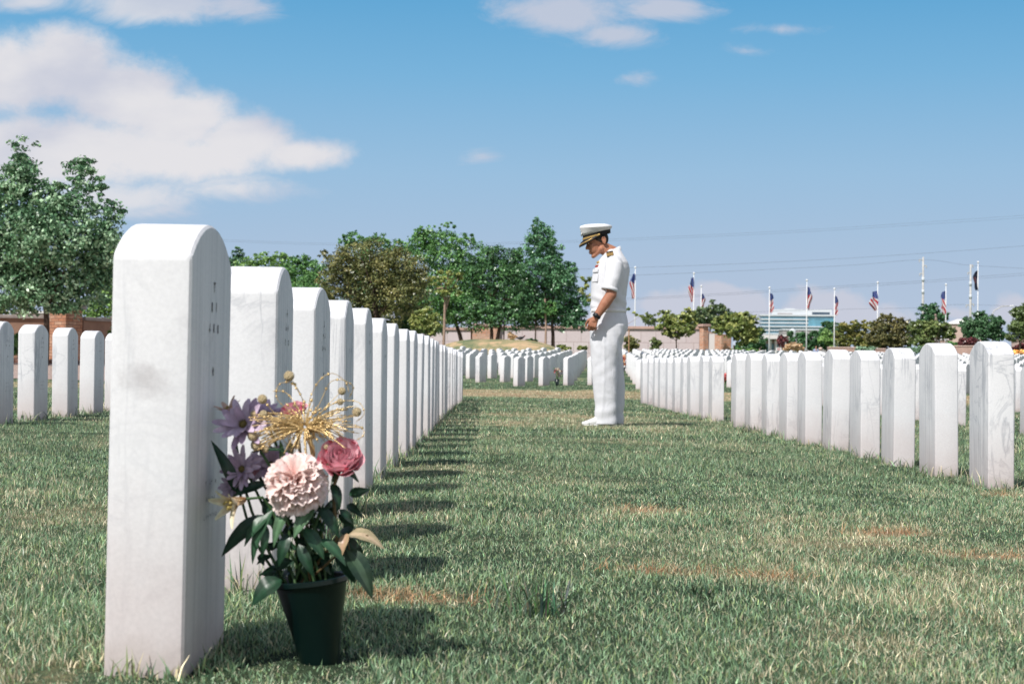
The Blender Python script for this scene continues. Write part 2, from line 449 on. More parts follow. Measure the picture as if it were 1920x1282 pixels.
# ------------------------------------------------------------------ headstones
SW, ST, SH, RISE, BURY = 0.33, 0.118, 0.665, 0.056, 0.16
def marble(name='white_marble', smudge=False):
    t = NT(name)
    pos = t.pos(); obj = t.obj(); zo = t.sep(obj)[2]
    rnd = t.node('ShaderNodeObjectInfo').outputs['Random']
    off = t.node('ShaderNodeCombineXYZ'); t.link(t.math('MULTIPLY', rnd, 37.0), off.inputs[0]); t.link(t.math('MULTIPLY', rnd, 11.0), off.inputs[1]); t.link(t.math('MULTIPLY', rnd, 23.0), off.inputs[2])
    va = t.node('ShaderNodeVectorMath', operation='ADD'); t.link(obj, va.inputs[0]); t.link(off.outputs[0], va.inputs[1])
    vec = va.outputs[0]
    cloud = t.noise(3.2, 6, 0.62, vec)
    fine = t.noise(420, 2, 0.7, obj)
    grain = t.noise(150, 3, 0.6, obj)
    # steeply slanted grey veins
    mp = t.mapping(vec, (7.0, 4.2, 0.9), (0.35, 0.12, 0.4))
    vn = t.noise(1.25, 7, 0.62, mp, 0.9)
    vline = t.math('SUBTRACT', 1.0, t.math('MULTIPLY', t.math('ABSOLUTE', t.math('SUBTRACT', vn, 0.5)), 26.0), True)
    mp2 = t.mapping(vec, (2.2, 2.2, 3.4), (0.8, 0.5, 0.2))
    vn2 = t.noise(1.2, 6, 0.6, mp2, 1.2)
    vline2 = t.math('SUBTRACT', 1.0, t.math('MULTIPLY', t.math('ABSOLUTE', t.math('SUBTRACT', vn2, 0.5)), 40.0), True)
    veinmask = t.ramp(t.noise(2.1, 3, 0.5, vec), [(0.47, (0, 0, 0)), (0.66, (1, 1, 1))])
    base = t.ramp(cloud, [(0.25, (0.78, 0.78, 0.79)), (0.5, (0.84, 0.835, 0.84)), (0.75, (0.88, 0.875, 0.88))])
    v = t.math('MULTIPLY', t.math('MAXIMUM', t.math('MULTIPLY', vline, 0.30 if smudge else 0.75), t.math('MULTIPLY', vline2, 0.22 if smudge else 0.45)), veinmask)
    col = t.mix(v, base, (0.36, 0.38, 0.42))
    # vertical weather streaks, mostly on the wide faces
    nrm = t.node('ShaderNodeTexCoord').outputs['Normal']
    fx = t.math('ABSOLUTE', t.sep(nrm)[0])
    mp3 = t.mapping(vec, (1.0, 34.0, 0.8))
    stk = t.ramp(t.noise(1.4, 5, 0.65, mp3), [(0.46, (0, 0, 0)), (0.76, (0.55,) * 3)])
    col = t.mix(t.math('MULTIPLY', t.sep(stk)[0], fx), col, (0.42, 0.44, 0.47))
    # blotchy grey smudges
    sm = t.ramp(t.noise(5.5, 6, 0.7, vec), [(0.62, (0, 0, 0)), (0.80, (0.5,) * 3)])
    col = t.mix(t.sep(sm)[0], col, (0.46, 0.455, 0.46))
    if smudge:
        ms = t.mapping(obj, (1 / 0.05, 1.0, 1 / 0.034), (0, 0, 0), (0.1, 0, -0.425 / 0.034)); sx = t.sep(ms)
        rr_ = t.math('SQRT', t.math('ADD', t.math('MULTIPLY', sx[0], sx[0]), t.math('MULTIPLY', sx[2], sx[2])))
        sf = t.math('MULTIPLY', t.math('SUBTRACT', t.math('ADD', 1.0, t.math('MULTIPLY', t.math('SUBTRACT', t.noise(26, 6, 0.7, obj), 0.5), 2.6)), rr_, True), 0.50)
        col = t.mix(t.math('MULTIPLY', sf, t.math('SUBTRACT', 1.0, fx)), col, (0.40, 0.37, 0.37))
    # soil stain close to the ground
    nz = t.noise(7, 5, 0.65, vec)
    st = t.math('SUBTRACT', t.math('ADD', 0.20, t.math('MULTIPLY', nz, 0.22)), zo)
    stf = t.math('MULTIPLY', t.math('MULTIPLY', st, 3.6, True), 0.50)
    col = t.mix(stf, col, (0.60, 0.47, 0.44))
    st2 = t.math('MULTIPLY', t.math('MULTIPLY', t.math('SUBTRACT', t.math('ADD', 0.015, t.math('MULTIPLY', nz, 0.09)), zo), 14.0, True), 0.5)
    col = t.mix(st2, col, (0.33, 0.25, 0.20))
    col = t.mix(0.28, col, t.ramp(grain, [(0.3, (0.60,) * 3), (0.7, (0.9,) * 3)]), 'MULTIPLY')
    col = t.mix(1.0, col, (1.0, 1.0, 1.01), 'MULTIPLY')
    t.base(col); t.set(Roughness=0.62); t.b.inputs['Specular IOR Level'].default_value = 0.28
    t.b.inputs['Subsurface Weight'].default_value = 0.0
    t.bump(t.math('ADD', fine, t.math('MULTIPLY', grain, 2.0)), 0.035, 0.003)
    return t.m
M_MARBLE = marble(); M_MARBLE1 = marble('smudged_marble', True)

def stone_mesh(name, h=SH, bev=0.010, rise=RISE, mat=None):
    bm = bmesh.new()
    prof = [(-SW / 2, -BURY), (SW / 2, -BURY), (SW / 2, h - rise)]
    R = (SW * SW / 4 + rise * rise) / (2 * rise); a0 = math.asin(SW / 2 / R); N = 18
    for k in range(1, N):
        a = a0 - 2 * a0 * k / N
        prof.append((R * sin(a), h - R + R * cos(a)))
    prof.append((-SW / 2, h - rise))
    A = [bm.verts.new((ST / 2, y, z)) for y, z in prof]; B = [bm.verts.new((-ST / 2, y, z)) for y, z in prof]
    bm.faces.new(A); bm.faces.new(B[::-1]); n = len(prof)
    for i in range(n): bm.faces.new((A[(i + 1) % n], A[i], B[i], B[(i + 1) % n]))
    bmesh.ops.recalc_face_normals(bm, faces=bm.faces)
    if bev:
        ed = [e for e in bm.edges if e.calc_face_angle(0) > radians(14)]
        bmesh.ops.bevel(bm, geom=ed, offset=bev, segments=3, profile=0.6, affect='EDGES')
    me = bpy.data.meshes.new(name); bm.to_mesh(me); bm.free()
    me.shade_smooth(); me.set_sharp_from_angle(angle=radians(28))
    me.materials.append(mat or M_MARBLE)
    return me
STONE_NEAR = stone_mesh('headstone'); STONE_FIRST = stone_mesh('headstone', mat=M_MARBLE1)
STONE_FAR = stone_mesh('headstone', bev=0.010)
M_INK = simple('worn_inscription_paint', S(92, 90, 90), 0.8, 0.4, 60)
M_INK2 = simple('dark_inscription_paint', S(46, 46, 50), 0.8, 0.4, 60)

def inscription(rng, parent, h, dark=0.5, flip=False):
    """worn, unreadable lettering: small cut strokes set on the wide face"""
    mb = MB(); sx = -1 if flip else 1
    def stroke(y, z, w, hh, m):
        mb.mi = m
        x = sx * (ST / 2 + 0.0009)
        vs = [(x, y - w / 2, z - hh / 2), (x, y + w / 2, z - hh / 2), (x, y + w / 2, z + hh / 2), (x, y - w / 2, z + hh / 2)]
        mb.add(vs, [(0, 1, 2, 3) if sx > 0 else (3, 2, 1, 0)])
    def glyph(y, z, s, m):
        for _ in range(rng.integers(2, 4)):
            if rng.random() < 0.6: stroke(y + rng.uniform(-.4, .4) * s, z + rng.uniform(-.1, .1) * s, s * 0.28, s * 1.3, m)
            else: stroke(y, z + rng.uniform(-.6, .6) * s, s * 0.9, s * 0.26, m)
    c = rng.uniform(-0.01, 0.02)
    rows = [(h - 0.095, 1, 0.020), (h - 0.125, 2, 0.018), (h - 0.158, 3, 0.017), (h - 0.225, 1, 0.016), (h - 0.395, 6, 0.008), (h - 0.420, 5, 0.008), (h - 0.447, 7, 0.008)]
    for (z, k, s) in rows:
        if dark < 0.5 and rng.random() < 0.12: continue
        for q in range(k):
            if rng.random() < (0.1 if dark > .5 else 0.3) and k > 1: continue
            glyph(c + (q - (k - 1) / 2) * s * 2.0, z, s * 0.62, 1 if rng.random() < dark else 0)
    if not mb.f: return
    mb.build('lettering', [M_INK, M_INK2], parent)

ORD = 'first second third fourth fifth sixth seventh eighth ninth tenth eleventh twelfth thirteenth fourteenth fifteenth sixteenth seventeenth eighteenth nineteenth twentieth twenty-first twenty-second twenty-third twenty-fourth twenty-fifth twenty-sixth twenty-seventh twenty-eighth'.split()
STONES = []         # (x, y, rz) of every stone for the grass
rs = np.random.default_rng(5)
def headstone(x, y, label, group, rz=0.0, mesh=None, h=1.0, jit=1.0, lean=None):
    o = bpy.data.objects.new('headstone', mesh or STONE_NEAR); COL.objects.link(o)
    x += rs.normal(0, 0.006) * jit; y += rs.normal(0, 0.010) * jit
    o.location = (x, y, tzf(x, y) + rs.normal(0, 0.006) * jit)
    lx, ly = (rs.normal(0, 0.006) * jit, rs.normal(0, 0.006) * jit) if lean is None else lean
    o.rotation_euler = (lx, ly, rz + rs.normal(0, 0.012) * jit)
    o.scale = (1, 1, h)
    put(o, label, 'headstone', group); STONES.append((x, y, rz))
    return o

PITCH = 0.90
# the row with the flower vase
GA = 'white headstones in the row with the green flower vase'
for k in range(26):
    y = 2.615 + SW / 2 + PITCH * k
    if k == 0: lab = 'tall white marble headstone with a grey smudge, standing beside the green flower vase'
    elif k == 25: lab = 'last white headstone at the far end of the flower vase row'
    else: lab = f'white marble headstone, {ORD[k - 1]} behind the smudged one in the vase row'
    o = headstone(-0.5045 + (0.001 if k == 0 else 0), y - (0.035 if k == 0 else 0), lab, GA, mesh=STONE_FIRST if k == 0 else None, jit=0 if k == 0 else 1.0, h=1.012 if k == 0 else 1.0, lean=(0.0, 0.010) if k == 0 else None, rz=-0.028 if k == 0 else 0.0)
    if k < 12: inscription(np.random.default_rng(40 + k), o, SH, 0.7 if k in (0, 1, 2) else 0.35)
# the row across the aisle
GB = 'white headstones in the row behind the officer'
kk = 0
for k in range(21):
    if k == 10: continue
    y = 7.83 + SW / 2 + PITCH * k; kk += 1
    if k == 0: lab = 'big bright white headstone at the near end of the row behind the officer'
    elif k == 1: lab = 'white headstone with a dark branching vein, second in the row behind the officer'
    elif k == 9: lab = 'white headstone just in front of the one-stone gap in the row behind the officer'
    elif k == 11: lab = 'white headstone just past the one-stone gap in the row behind the officer'
    elif k == 20: lab = 'last white headstone at the far end of the row behind the officer'
    else: lab = f'white marble headstone, {ORD[kk - 1]} from the near end of the row behind the officer'
    o = headstone(2.255, y, lab, GB)
# row toward the garden wall
GC = 'white headstones in the row by the tan garden wall'
n = 0
for k in range(-1, 17):
    y = 12.1 + SW / 2 + PITCH * k; x = -3.20
    n += 1
    lab = f'white headstone, {ORD[n - 1]} from the near end of the row by the tan garden wall'
    if k == 0: lab = 'white headstone standing before the clipped hedge in the row by the tan garden wall'
    o = headstone(x, y, lab, GC)
    if k < 5: inscription(np.random.default_rng(80 + k), o, SH, 0.6)
# two more rows beyond the aisle row
for r, (x, k0, k1, g, ph) in enumerate([(5.02, 3, 22, 'white headstones in the next row beyond the one behind the officer', 0.30), (7.78, 6, 22, 'white headstones in the second row beyond the one behind the officer', 0.10)]):
    n = 0
    for k in range(k0, k1):
        y = 7.83 + SW / 2 + PITCH * k + ph; n += 1
        pxx = proj((x, y, 0.3))[0]
        if pxx > 1990: continue
        nm = ['next row past', 'second row past'][r]
        headstone(x, y, f'white headstone in the {nm} the officer row, {ORD[n - 1]} from its near end', g, mesh=STONE_FAR)

# the section beyond the dry strip: its stones are turned, set on their own lattice
PHI = radians(41); TURN = -radians(31)
E1 = np.array([sin(PHI), cos(PHI)]) * 0.90; E2 = np.array([cos(PHI), -sin(PHI)]) * 2.75
cand = []
for i in range(-130, 160):
    for j in range(-60, 60):
        x, y = np.array([1.16, 40.45]) + E1 * i + E2 * j
        front = 38.1 + 1.3 * float(sstep(2.0, 0.5, x))
        if not (front < y < 92): continue
        if x > 0.30 * y + 0.8 or x < -0.055 * y - 0.3: continue
        if y > 71.5 - 0.02 * (x - 1) ** 2 and x < 5.5: continue
        if x > 5.5 and y > 92 - max(0, 9.0 - x) * 3: continue
        cand.append((x, y))
cand = np.array(cand)
# which of them show between and above the nearer stones
boxes = []
allst = [(a, b, r, 0) for a, b, r in STONES] + [(a, b, TURN, 1) for a, b in cand]
for a, b, r, far in allst:
    c, s_ = cos(r), sin(r); xs = []
    for dx in (-ST / 2, ST / 2):
        for dy in (-SW / 2, SW / 2):
            xs.append(proj((a + dx * c - dy * s_, b + dx * s_ + dy * c, 0.3))[0])
    g = tzf(a, b)
    top = proj((a, b, g + SH))[1]; bot = proj((a, b, g))[1]
    boxes.append((min(xs), max(xs), top, bot, b))
boxes = np.array(boxes); nb = len(STONES)
vis = []
for q in range(len(cand)):
    x0, x1, y0, y1, d = boxes[nb + q]
    occ = boxes[boxes[:, 4] < d - 0.3]
    occ = occ[(occ[:, 1] > x0) & (occ[:, 0] < x1)]
    cnt = 0
    gx = np.linspace(x0 + .3, x1 - .3, 7); gy = np.linspace(y0 + .3, y1 - .3, 12)
    for a in gx:
        if not (0 < a < 1920): continue
        col = occ[(occ[:, 0] < a) & (occ[:, 1] > a)]
        for b in gy:
            if not ((col[:, 2] < b) & (col[:, 3] > b)).any(): cnt += 1
    vis.append(cnt / 84 * (x1 - x0) * (y1 - y0))
vis = np.array(vis); order = np.argsort(-vis)
SHOWN = [q for q in order if vis[q] > 6.0][:185]
frontline = sorted([q for q in SHOWN if cand[q][1] < 44.5 and cand[q][0] < 2.6], key=lambda q: boxes[nb + q][0])
labels = {}
for n, q in enumerate(frontline):
    labels[q] = f'turned grey-faced headstone, {ORD[n]} past the vase row\'s end, on the far section\'s edge'
for q in SHOWN:
    x, y = cand[q]
    if q in labels: lab = labels[q]
    elif x < 5.5 and proj((x, y, .5))[0] < 1140: lab = 'small turned headstone deep in the far section, in front of the grass mound'
    elif proj((x, y, .5))[0] < 1480: lab = 'small turned headstone deep in the far section, in front of the niche wall'
    else: lab = 'small turned headstone of the far section, glimpsed past the big near headstones'
    headstone(x, y, lab, 'small turned headstones of the far section', rz=TURN, mesh=STONE_FAR)
rest = [q for q in range(len(cand)) if q not in set(SHOWN)]
def rest_mesh():
    src = STONE_FAR; nv = len(src.vertices)
    co = np.zeros(nv * 3, np.float32); src.vertices.foreach_get('co', co); co = co.reshape(-1, 3)
    lo = stone_mesh('low', bev=0)
    n = len(lo.vertices); c2 = np.zeros(n * 3, np.float32); lo.vertices.foreach_get('co', c2); c2 = c2.reshape(-1, 3)
    fs = [tuple(p.vertices) for p in lo.polygons]; mb = MB()
    c, s_ = cos(TURN), sin(TURN)
    for q in rest:
        x, y = cand[q]; g = tzf(x, y)
        mb.add([(x + p[0] * c - p[1] * s_, y + p[0] * s_ + p[1] * c, g + p[2]) for p in c2], fs)
    bpy.data.meshes.remove(lo)
    o = mb.build('far_headstones', M_MARBLE)
    put(o, 'remaining tiny headstones of the far section hidden among the others', 'headstones', kind='stuff')
if rest: rest_mesh()
print('STONES', len(STONES), 'shown far', len(SHOWN), 'rest', len(rest), 'front', len(frontline))
# ------------------------------------------------------------------ mown turf: blades
def make_grass():
    rg = np.random.default_rng(3)
    bands = [(1.9, 3.4, 29000, 0.95, 2), (3.4, 5.2, 20000, 1.0, 2), (5.2, 8.0, 9500, 1.2, 2), (8.0, 12.0, 5000, 1.6, 1), (12.0, 18.0, 1900, 2.4, 1), (18.0, 28.5, 900, 3.4, 1), (28.5, 46.0, 330, 5.0, 1)]
    V, F3, F4, C3, C4 = [], [], [], [], []
    nv = 0
    sto = np.array([(a, b) for a, b, r in STONES])
    def emit(x, y, hgt, wid, seg, lean, straw, bright, az=None):
        nonlocal nv
        n = len(x)
        z = tz(x, y) - 0.004
        az = rg.uniform(0, 2 * pi, n) if az is None else az
        la = rg.uniform(0, 2 * pi, n)
        ln = np.abs(rg.normal(0, lean, n)) + 0.08
        dx, dy = np.cos(la) * ln * hgt, np.sin(la) * ln * hgt
        wx, wy = np.cos(az) * wid / 2, np.sin(az) * wid / 2
        up = hgt * np.clip(1 - 0.25 * ln, 0.25, 1)
        g0 = np.array([0.075, 0.152, 0.082]); g1 = np.array([0.275, 0.405, 0.232]); s0 = np.array([0.38, 0.33, 0.20]); s1 = np.array([0.70, 0.61, 0.42])
        t = rg.random(n)[:, None]
        green = g0 * (1 - t) + g1 * t; st = s0 * (1 - t) + s1 * t
        is_st = (rg.random(n) < straw)[:, None]
        c = np.where(is_st, st, green) * bright[:, None]
        yel = (rg.random(n) < 0.22)[:, None]
        c = np.where(yel & ~is_st, c * np.array([1.35, 1.12, 0.85]), c)
        c = c * rg.lognormal(0, 0.33, n)[:, None]
        # tips of many green blades are bleached
        ctip = np.where((rg.random(n) < 0.36 * (0.6 + straw))[:, None], (0.6 * st + np.array([0.16, 0.21, 0.15])) * bright[:, None], c * 1.25)
        if seg == 2:
            a = np.stack([x - wx, y - wy, z], -1); b = np.stack([x + wx, y + wy, z], -1)
            m = 0.55
            c1 = np.stack([x - wx * .8 + dx * .32, y - wy * .8 + dy * .32, z + up * m], -1); d1 = np.stack([x + wx * .8 + dx * .32, y + wy * .8 + dy * .32, z + up * m], -1)
            e = np.stack([x + dx, y + dy, z + up], -1)
            V.append(np.stack([a, b, d1, c1, e], 1).reshape(-1, 3))
            i0 = nv + np.arange(n) * 5
            F4.append(np.stack([i0, i0 + 1, i0 + 2, i0 + 3], -1)); F3.append(np.stack([i0 + 3, i0 + 2, i0 + 4], -1))
            C4.append(c); C3.append(ctip); nv += n * 5
        else:
            a = np.stack([x - wx, y - wy, z], -1); b = np.stack([x + wx, y + wy, z], -1); e = np.stack([x + dx, y + dy, z + up], -1)
            V.append(np.stack([a, b, e], 1).reshape(-1, 3)); i0 = nv + np.arange(n) * 3
            F3.append(np.stack([i0, i0 + 1, i0 + 2], -1)); C3.append(0.5 * (c + ctip)); nv += n * 3
    for (y0, y1, dens, ws, seg) in bands:
        hw = lambda y: 0.30 * y + 2.3
        area = (hw(y0) + hw(y1)) * (y1 - y0); n = int(area * dens)
        y = rg.uniform(y0, y1, n); x = rg.uniform(-1, 1, n) * hw(y1)
        ok = (np.abs(x) < hw(y)) & ((np.abs(x) < 0.30 * y + 0.45) | (rg.random(n) < 0.5))
        dry = dryness(x, y); clump = fbm(x * 5, y * 5, 77, 3); tall = fbm(x * 1.3, y * 1.3, 78, 3)
        bare = np.zeros(n)
        for (bx, by, bw, bl) in BARE: bare = np.maximum(bare, np.exp(-((x - bx) / bw) ** 2 - ((y - by) / bl) ** 2))
        ok &= rg.random(n) < (0.55 + 0.9 * clump - 0.35 * np.clip(dry - 0.6, 0, 1)) * (1 - 0.75 * bare)
        for (sx, sy) in sto[sto[:, 1] < 30]:
            if y0 - 1 < sy < y1 + 1: ok &= ~((np.abs(x - sx) < ST / 2 + .004) & (np.abs(y - sy) < SW / 2 + .004))
        x, y, dry, clump, tall = x[ok], y[ok], dry[ok], clump[ok], tall[ok]; n = len(x)
        hgt = (0.018 + 0.030 * rg.random(n) ** 1.4) * (0.55 + 0.95 * tall) * (1 + 0.35 * (clump - 0.5)) * (0.55 if seg == 2 else 0.75)
        long_ = rg.random(n) < 0.012
        hgt = np.where(long_, hgt * 1.8, hgt)
        nearfoot = (np.abs(x + 0.5) < 0.16) & (y < 2.62) & (y > 2.2)
        nearfoot |= ((x + 0.28) / 0.10) ** 2 + ((y - 2.66) / 0.16) ** 2 < 1
        hgt = np.where(nearfoot, hgt * 0.45, hgt)
        wid = (0.0014 + 0.0015 * rg.random(n)) * ws
        straw = np.clip(0.08 + 0.85 * (dry - 0.26), 0.06, 0.92)
        bright = 0.75 + 0.5 * clump
        emit(x, y, hgt, wid, seg, 0.55, straw, bright)
    # uncut tufts hugging the foot of the stones
    for (sx, sy, rz) in STONES:
        if sy > 20 or abs(rz) > 0.1: continue
        n = int(260 / (1 + sy * 0.10)); ws = 1.0 + sy * 0.10
        side = rg.integers(0, 4, n); u = rg.uniform(-1, 1, n); o = np.abs(rg.normal(0, 0.018, n)) + 0.004
        x = sx + np.where(side < 2, u * ST / 2, np.where(side == 2, -1, 1) * (ST / 2 + o)); y = sy + np.where(side < 2, np.where(side == 0, -1, 1) * (SW / 2 + o), u * SW / 2)
        k = fbm(x * 9 + sx, y * 9, 9, 2)
        hgt = (0.022 + 0.075 * rg.random(n) ** 2.2) * (0.5 + k) * (0.5 if sy < 3 else 1.0)
        emit(x, y, hgt, (0.0018 + 0.0016 * rg.random(n)) * ws, 2, 0.5, np.full(n, 0.22), 0.7 + 0.5 * k)
    # loose dry stems lying on the bare spots
    for (bx, by, bw, bl) in BARE:
        n = 260; x = bx + rg.normal(0, bw * .8, n); y = by + rg.normal(0, bl * .8, n)
        emit(x, y, 0.02 + 0.035 * rg.random(n), np.full(n, 0.0018), 2, 2.4, np.full(n, 0.95), 0.55 + 0.6 * rg.random(n))
        C4[-1] = C4[-1] * np.array([1.0, 0.66, 0.52]); C3[-1] = C3[-1] * np.array([1.0, 0.75, 0.62])
    V = np.concatenate(V).astype(np.float32); F4 = np.concatenate(F4); F3 = np.concatenate(F3)
    col = np.concatenate([np.concatenate(C4), np.concatenate(C3)]); col = np.concatenate([col, np.ones((len(col), 1))], 1).astype(np.float32)
    me = bpy.data.meshes.new('grass')
    me.vertices.add(len(V)); me.vertices.foreach_set('co', V.ravel())
    loops = np.concatenate([F4.ravel(), F3.ravel()]).astype(np.int32)
    me.loops.add(len(loops)); me.loops.foreach_set('vertex_index', loops)
    st = np.concatenate([np.arange(len(F4)) * 4, len(F4) * 4 + np.arange(len(F3)) * 3]).astype(np.int32)
    me.polygons.add(len(st)); me.polygons.foreach_set('loop_start', st)
    me.update(calc_edges=True)
    at = me.attributes.new('tint', 'FLOAT_COLOR', 'FACE'); at.data.foreach_set('color', col.ravel())
    t = NT('turf_blades'); a = t.node('ShaderNodeAttribute', attribute_name='tint').outputs['Color']
    t.base(a); t.set(Roughness=0.38); t.b.inputs['Specular IOR Level'].default_value = 0.5
    tr = t.node('ShaderNodeBsdfTranslucent'); t.link(a, tr.inputs['Color'])
    mx = t.node('ShaderNodeMixShader'); mx.inputs[0].default_value = 0.14
    t.link(t.b.outputs[0], mx.inputs[1]); t.link(tr.outputs[0], mx.inputs[2]); t.link(mx.outputs[0], t.n['Material Output'].inputs['Surface'])
    me.materials.append(t.m)
    o = bpy.data.objects.new('grass', me); COL.objects.link(o)
    put(o, 'short mown lawn turf, green with bleached straw patches', 'grass', kind='stuff')
    print('BLADES faces', len(st))
make_grass()
# ------------------------------------------------------------------ walls, buildings, flags, lines beyond the lawn
def brickmat(name, c1, c2, mortar, scale, bw=0.5, bh=0.25, msize=0.02, rough=0.9, vary=0.25):
    t = NT(name); o = t.obj()
    s = t.sep(o); ad = t.math('ADD', s[0], t.math('MULTIPLY', s[1], 0.93))
    cb = t.node('ShaderNodeCombineXYZ'); t.link(ad, cb.inputs[0]); t.link(s[2], cb.inputs[1])
    b = t.node('ShaderNodeTexBrick'); t.link(cb.outputs[0], b.inputs['Vector'])
    b.inputs['Color1'].default_value = (tuple(c1) + (1,)); b.inputs['Color2'].default_value = (tuple(c2) + (1,)); b.inputs['Mortar'].default_value = (tuple(mortar) + (1,))
    b.inputs['Scale'].default_value = scale; b.inputs['Mortar Size'].default_value = msize
    b.inputs['Brick Width'].default_value = bw; b.inputs['Row Height'].default_value = bh; b.inputs['Bias'].default_value = 0.0
    n = t.noise(9, 5, 0.7, o)
    col = t.mix(1.0, b.outputs['Color'], t.ramp(n, [(0.25, (1 - vary * 1.6,) * 3), (0.75, (1 + vary,) * 3)]), 'MULTIPLY')
    t.base(col); t.set(Roughness=rough); t.bump(b.outputs['Fac'], -0.5, 0.02)
    return t.m
M_STUCCO = simple('tan_stucco', (0.27, 0.165, 0.118), 0.95, 0.15, 3, bump=0.15)
M_CAPSTONE = simple('grey_capstone', (0.30, 0.26, 0.235), 0.9, 0.2, 6)
M_LEDGE = brickmat('rust_ledgestone', (0.42, 0.185, 0.10), (0.52, 0.33, 0.23), (0.16, 0.085, 0.06), 2.2, 0.62, 0.20, 0.018)
M_PEACH = brickmat('peach_brick', (0.62, 0.30, 0.185), (0.66, 0.42, 0.30), (0.50, 0.36, 0.30), 1.6, 0.55, 0.24, 0.02)
M_NICHE = brickmat('niche_fronts', (0.56, 0.47, 0.475), (0.60, 0.52, 0.52), (0.34, 0.25, 0.24), 1.0, 0.84, 0.62, 0.012, 0.6, 0.06)
M_PINKCAP = simple('pink_cap', (0.48, 0.32, 0.27), 0.9, 0.12, 3)
M_PINK = simple('pink_render', (0.62, 0.45, 0.39), 0.95, 0.08, 1.0)
M_PALE = simple('pale_render', (0.74, 0.70, 0.68), 0.9, 0.06, 0.4)
M_WHITE = simple('white_paint', (0.80, 0.80, 0.80), 0.45, 0.05, 6)
M_GALV = simple('galvanised_steel', (0.48, 0.47, 0.45), 0.6, 0.2, 2)
M_WIRE = simple('cable_grey', (0.13, 0.15, 0.18), 0.7, 0.1, 2)
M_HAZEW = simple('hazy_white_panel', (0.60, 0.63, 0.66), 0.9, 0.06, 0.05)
M_GLASSB = simple('blue_band_glass', (0.22, 0.40, 0.50), 0.25, 0.25, 0.08, spec=0.6)
M_GLASSD = simple('deep_teal_glass', (0.14, 0.34, 0.45), 0.25, 0.35, 0.10, spec=0.6)
M_DARKW = simple('dark_window', (0.05, 0.08, 0.12), 0.3, 0.2, 1)
M_GREYB = simple('grey_concrete', (0.36, 0.34, 0.34), 0.9, 0.1, 0.3)

def wall_between(name, a, b, zlow, ztop, thick, mat, cap=None, capmat=None, label=None, cat='wall', group=None, cap_over=0.08):
    a = Vector((a[0], a[1])); b = Vector((b[0], b[1])); d = b - a; L = d.length; ang = atan2(d.y, d.x); mid = (a + b) / 2
    root = empty(name, (mid.x, mid.y, zlow), ang, label, cat, group)
    m = MB(); m.box((0, 0, (ztop - zlow) / 2), (L, thick, ztop - zlow)); m.build('wall_panel', mat, root)
    if cap:
        m = MB(); m.box((0, 0, ztop - zlow + cap / 2 + 0.002), (L + 0.02, thick + 2 * cap_over, cap)); m.build('coping', capmat, root, bevel=0.02)
    return root
def pillar(x, y, rz, w, zlow, ztop, mat, capmat, label, group=None, cap=0.14, over=0.09, depth=None):
    root = empty('stone_pillar', (x, y, zlow), rz, label, 'pillar', group)
    m = MB(); m.box((0, 0, (ztop - zlow) / 2), (w, depth or w, ztop - zlow)); m.build('shaft', mat, root, bevel=0.01)
    m = MB(); m.box((0, 0, ztop - zlow + cap / 2 + 0.002), (w + 2 * over, (depth or w) + 2 * over, cap)); m.build('cap', capmat, root, bevel=0.02)
    return root

# tan garden wall with its stone pillar
p0 = P(-330, 594, 50); p1 = P(98, 594, 51.5); p2 = P(150, 595, 52.0); p3 = P(560, 612, 66)
wall_between('garden_wall', p0, p1, 0.35, P(40, 597, 51)[2], 0.25, M_STUCCO, 0.11, M_CAPSTONE, 'tan stucco garden wall running beneath the big round tree', group='tan garden walls')
wall_between('garden_wall', p2, p3, 0.35, P(190, 603, 53)[2], 0.25, M_STUCCO, 0.11, M_CAPSTONE, 'tan stucco garden wall behind the pillar, passing behind the flower vase row', group='tan garden walls')
q = P(124, 580, 51.4)
pillar(q.x, q.y, radians(-32), 0.66, 0.35, q.z, M_LEDGE, M_CAPSTONE, 'rust coloured ledge-stone pillar with a flat cap beside the big round tree')
# gravel bed in front of it
def sheet(name, corners, mat, nu=40, nv=14, lift=0.012):
    a, b, c, d = [Vector((p[0], p[1])) for p in corners]; vs, fs = [], []
    for i in range(nu + 1):
        for j in range(nv + 1):
            u, v = i / nu, j / nv
            p = (a * (1 - u) + b * u) * (1 - v) + (d * (1 - u) + c * u) * v
            vs.append((p.x, p.y, tzf(p.x, p.y) + lift))
    for i in range(nu):
        for j in range(nv):
            k = i * (nv + 1) + j; fs.append((k, k + nv + 1, k + nv + 2, k + 1))
    o = MB().add(vs, fs).build(name, mat, smooth=True); put(o, kind='structure'); return o
def gravelmat():
    t = NT('pink_gravel'); v = t.node('ShaderNodeTexVoronoi'); v.inputs['Scale'].default_value = 14; t.link(t.pos(), v.inputs['Vector'])
    n = t.noise(3, 4, 0.6, t.pos())
    col = t.mix(0.5, t.ramp(v.outputs['Distance'], [(0.0, (0.60, 0.44, 0.38)), (0.6, (0.26, 0.17, 0.14))]), t.ramp(n, [(0.3, (0.42, 0.29, 0.25)), (0.7, (0.60, 0.47, 0.42))]))
    t.base(col); t.set(Roughness=0.95); t.bump(v.outputs['Distance'], 0.8, 0.04); return t.m
M_GRAVEL = gravelmat()
sheet('gravel_bed', [(-30, 37.5), (-7.4, 38.2), (-7.4, 64), (-30, 52)], M_GRAVEL)
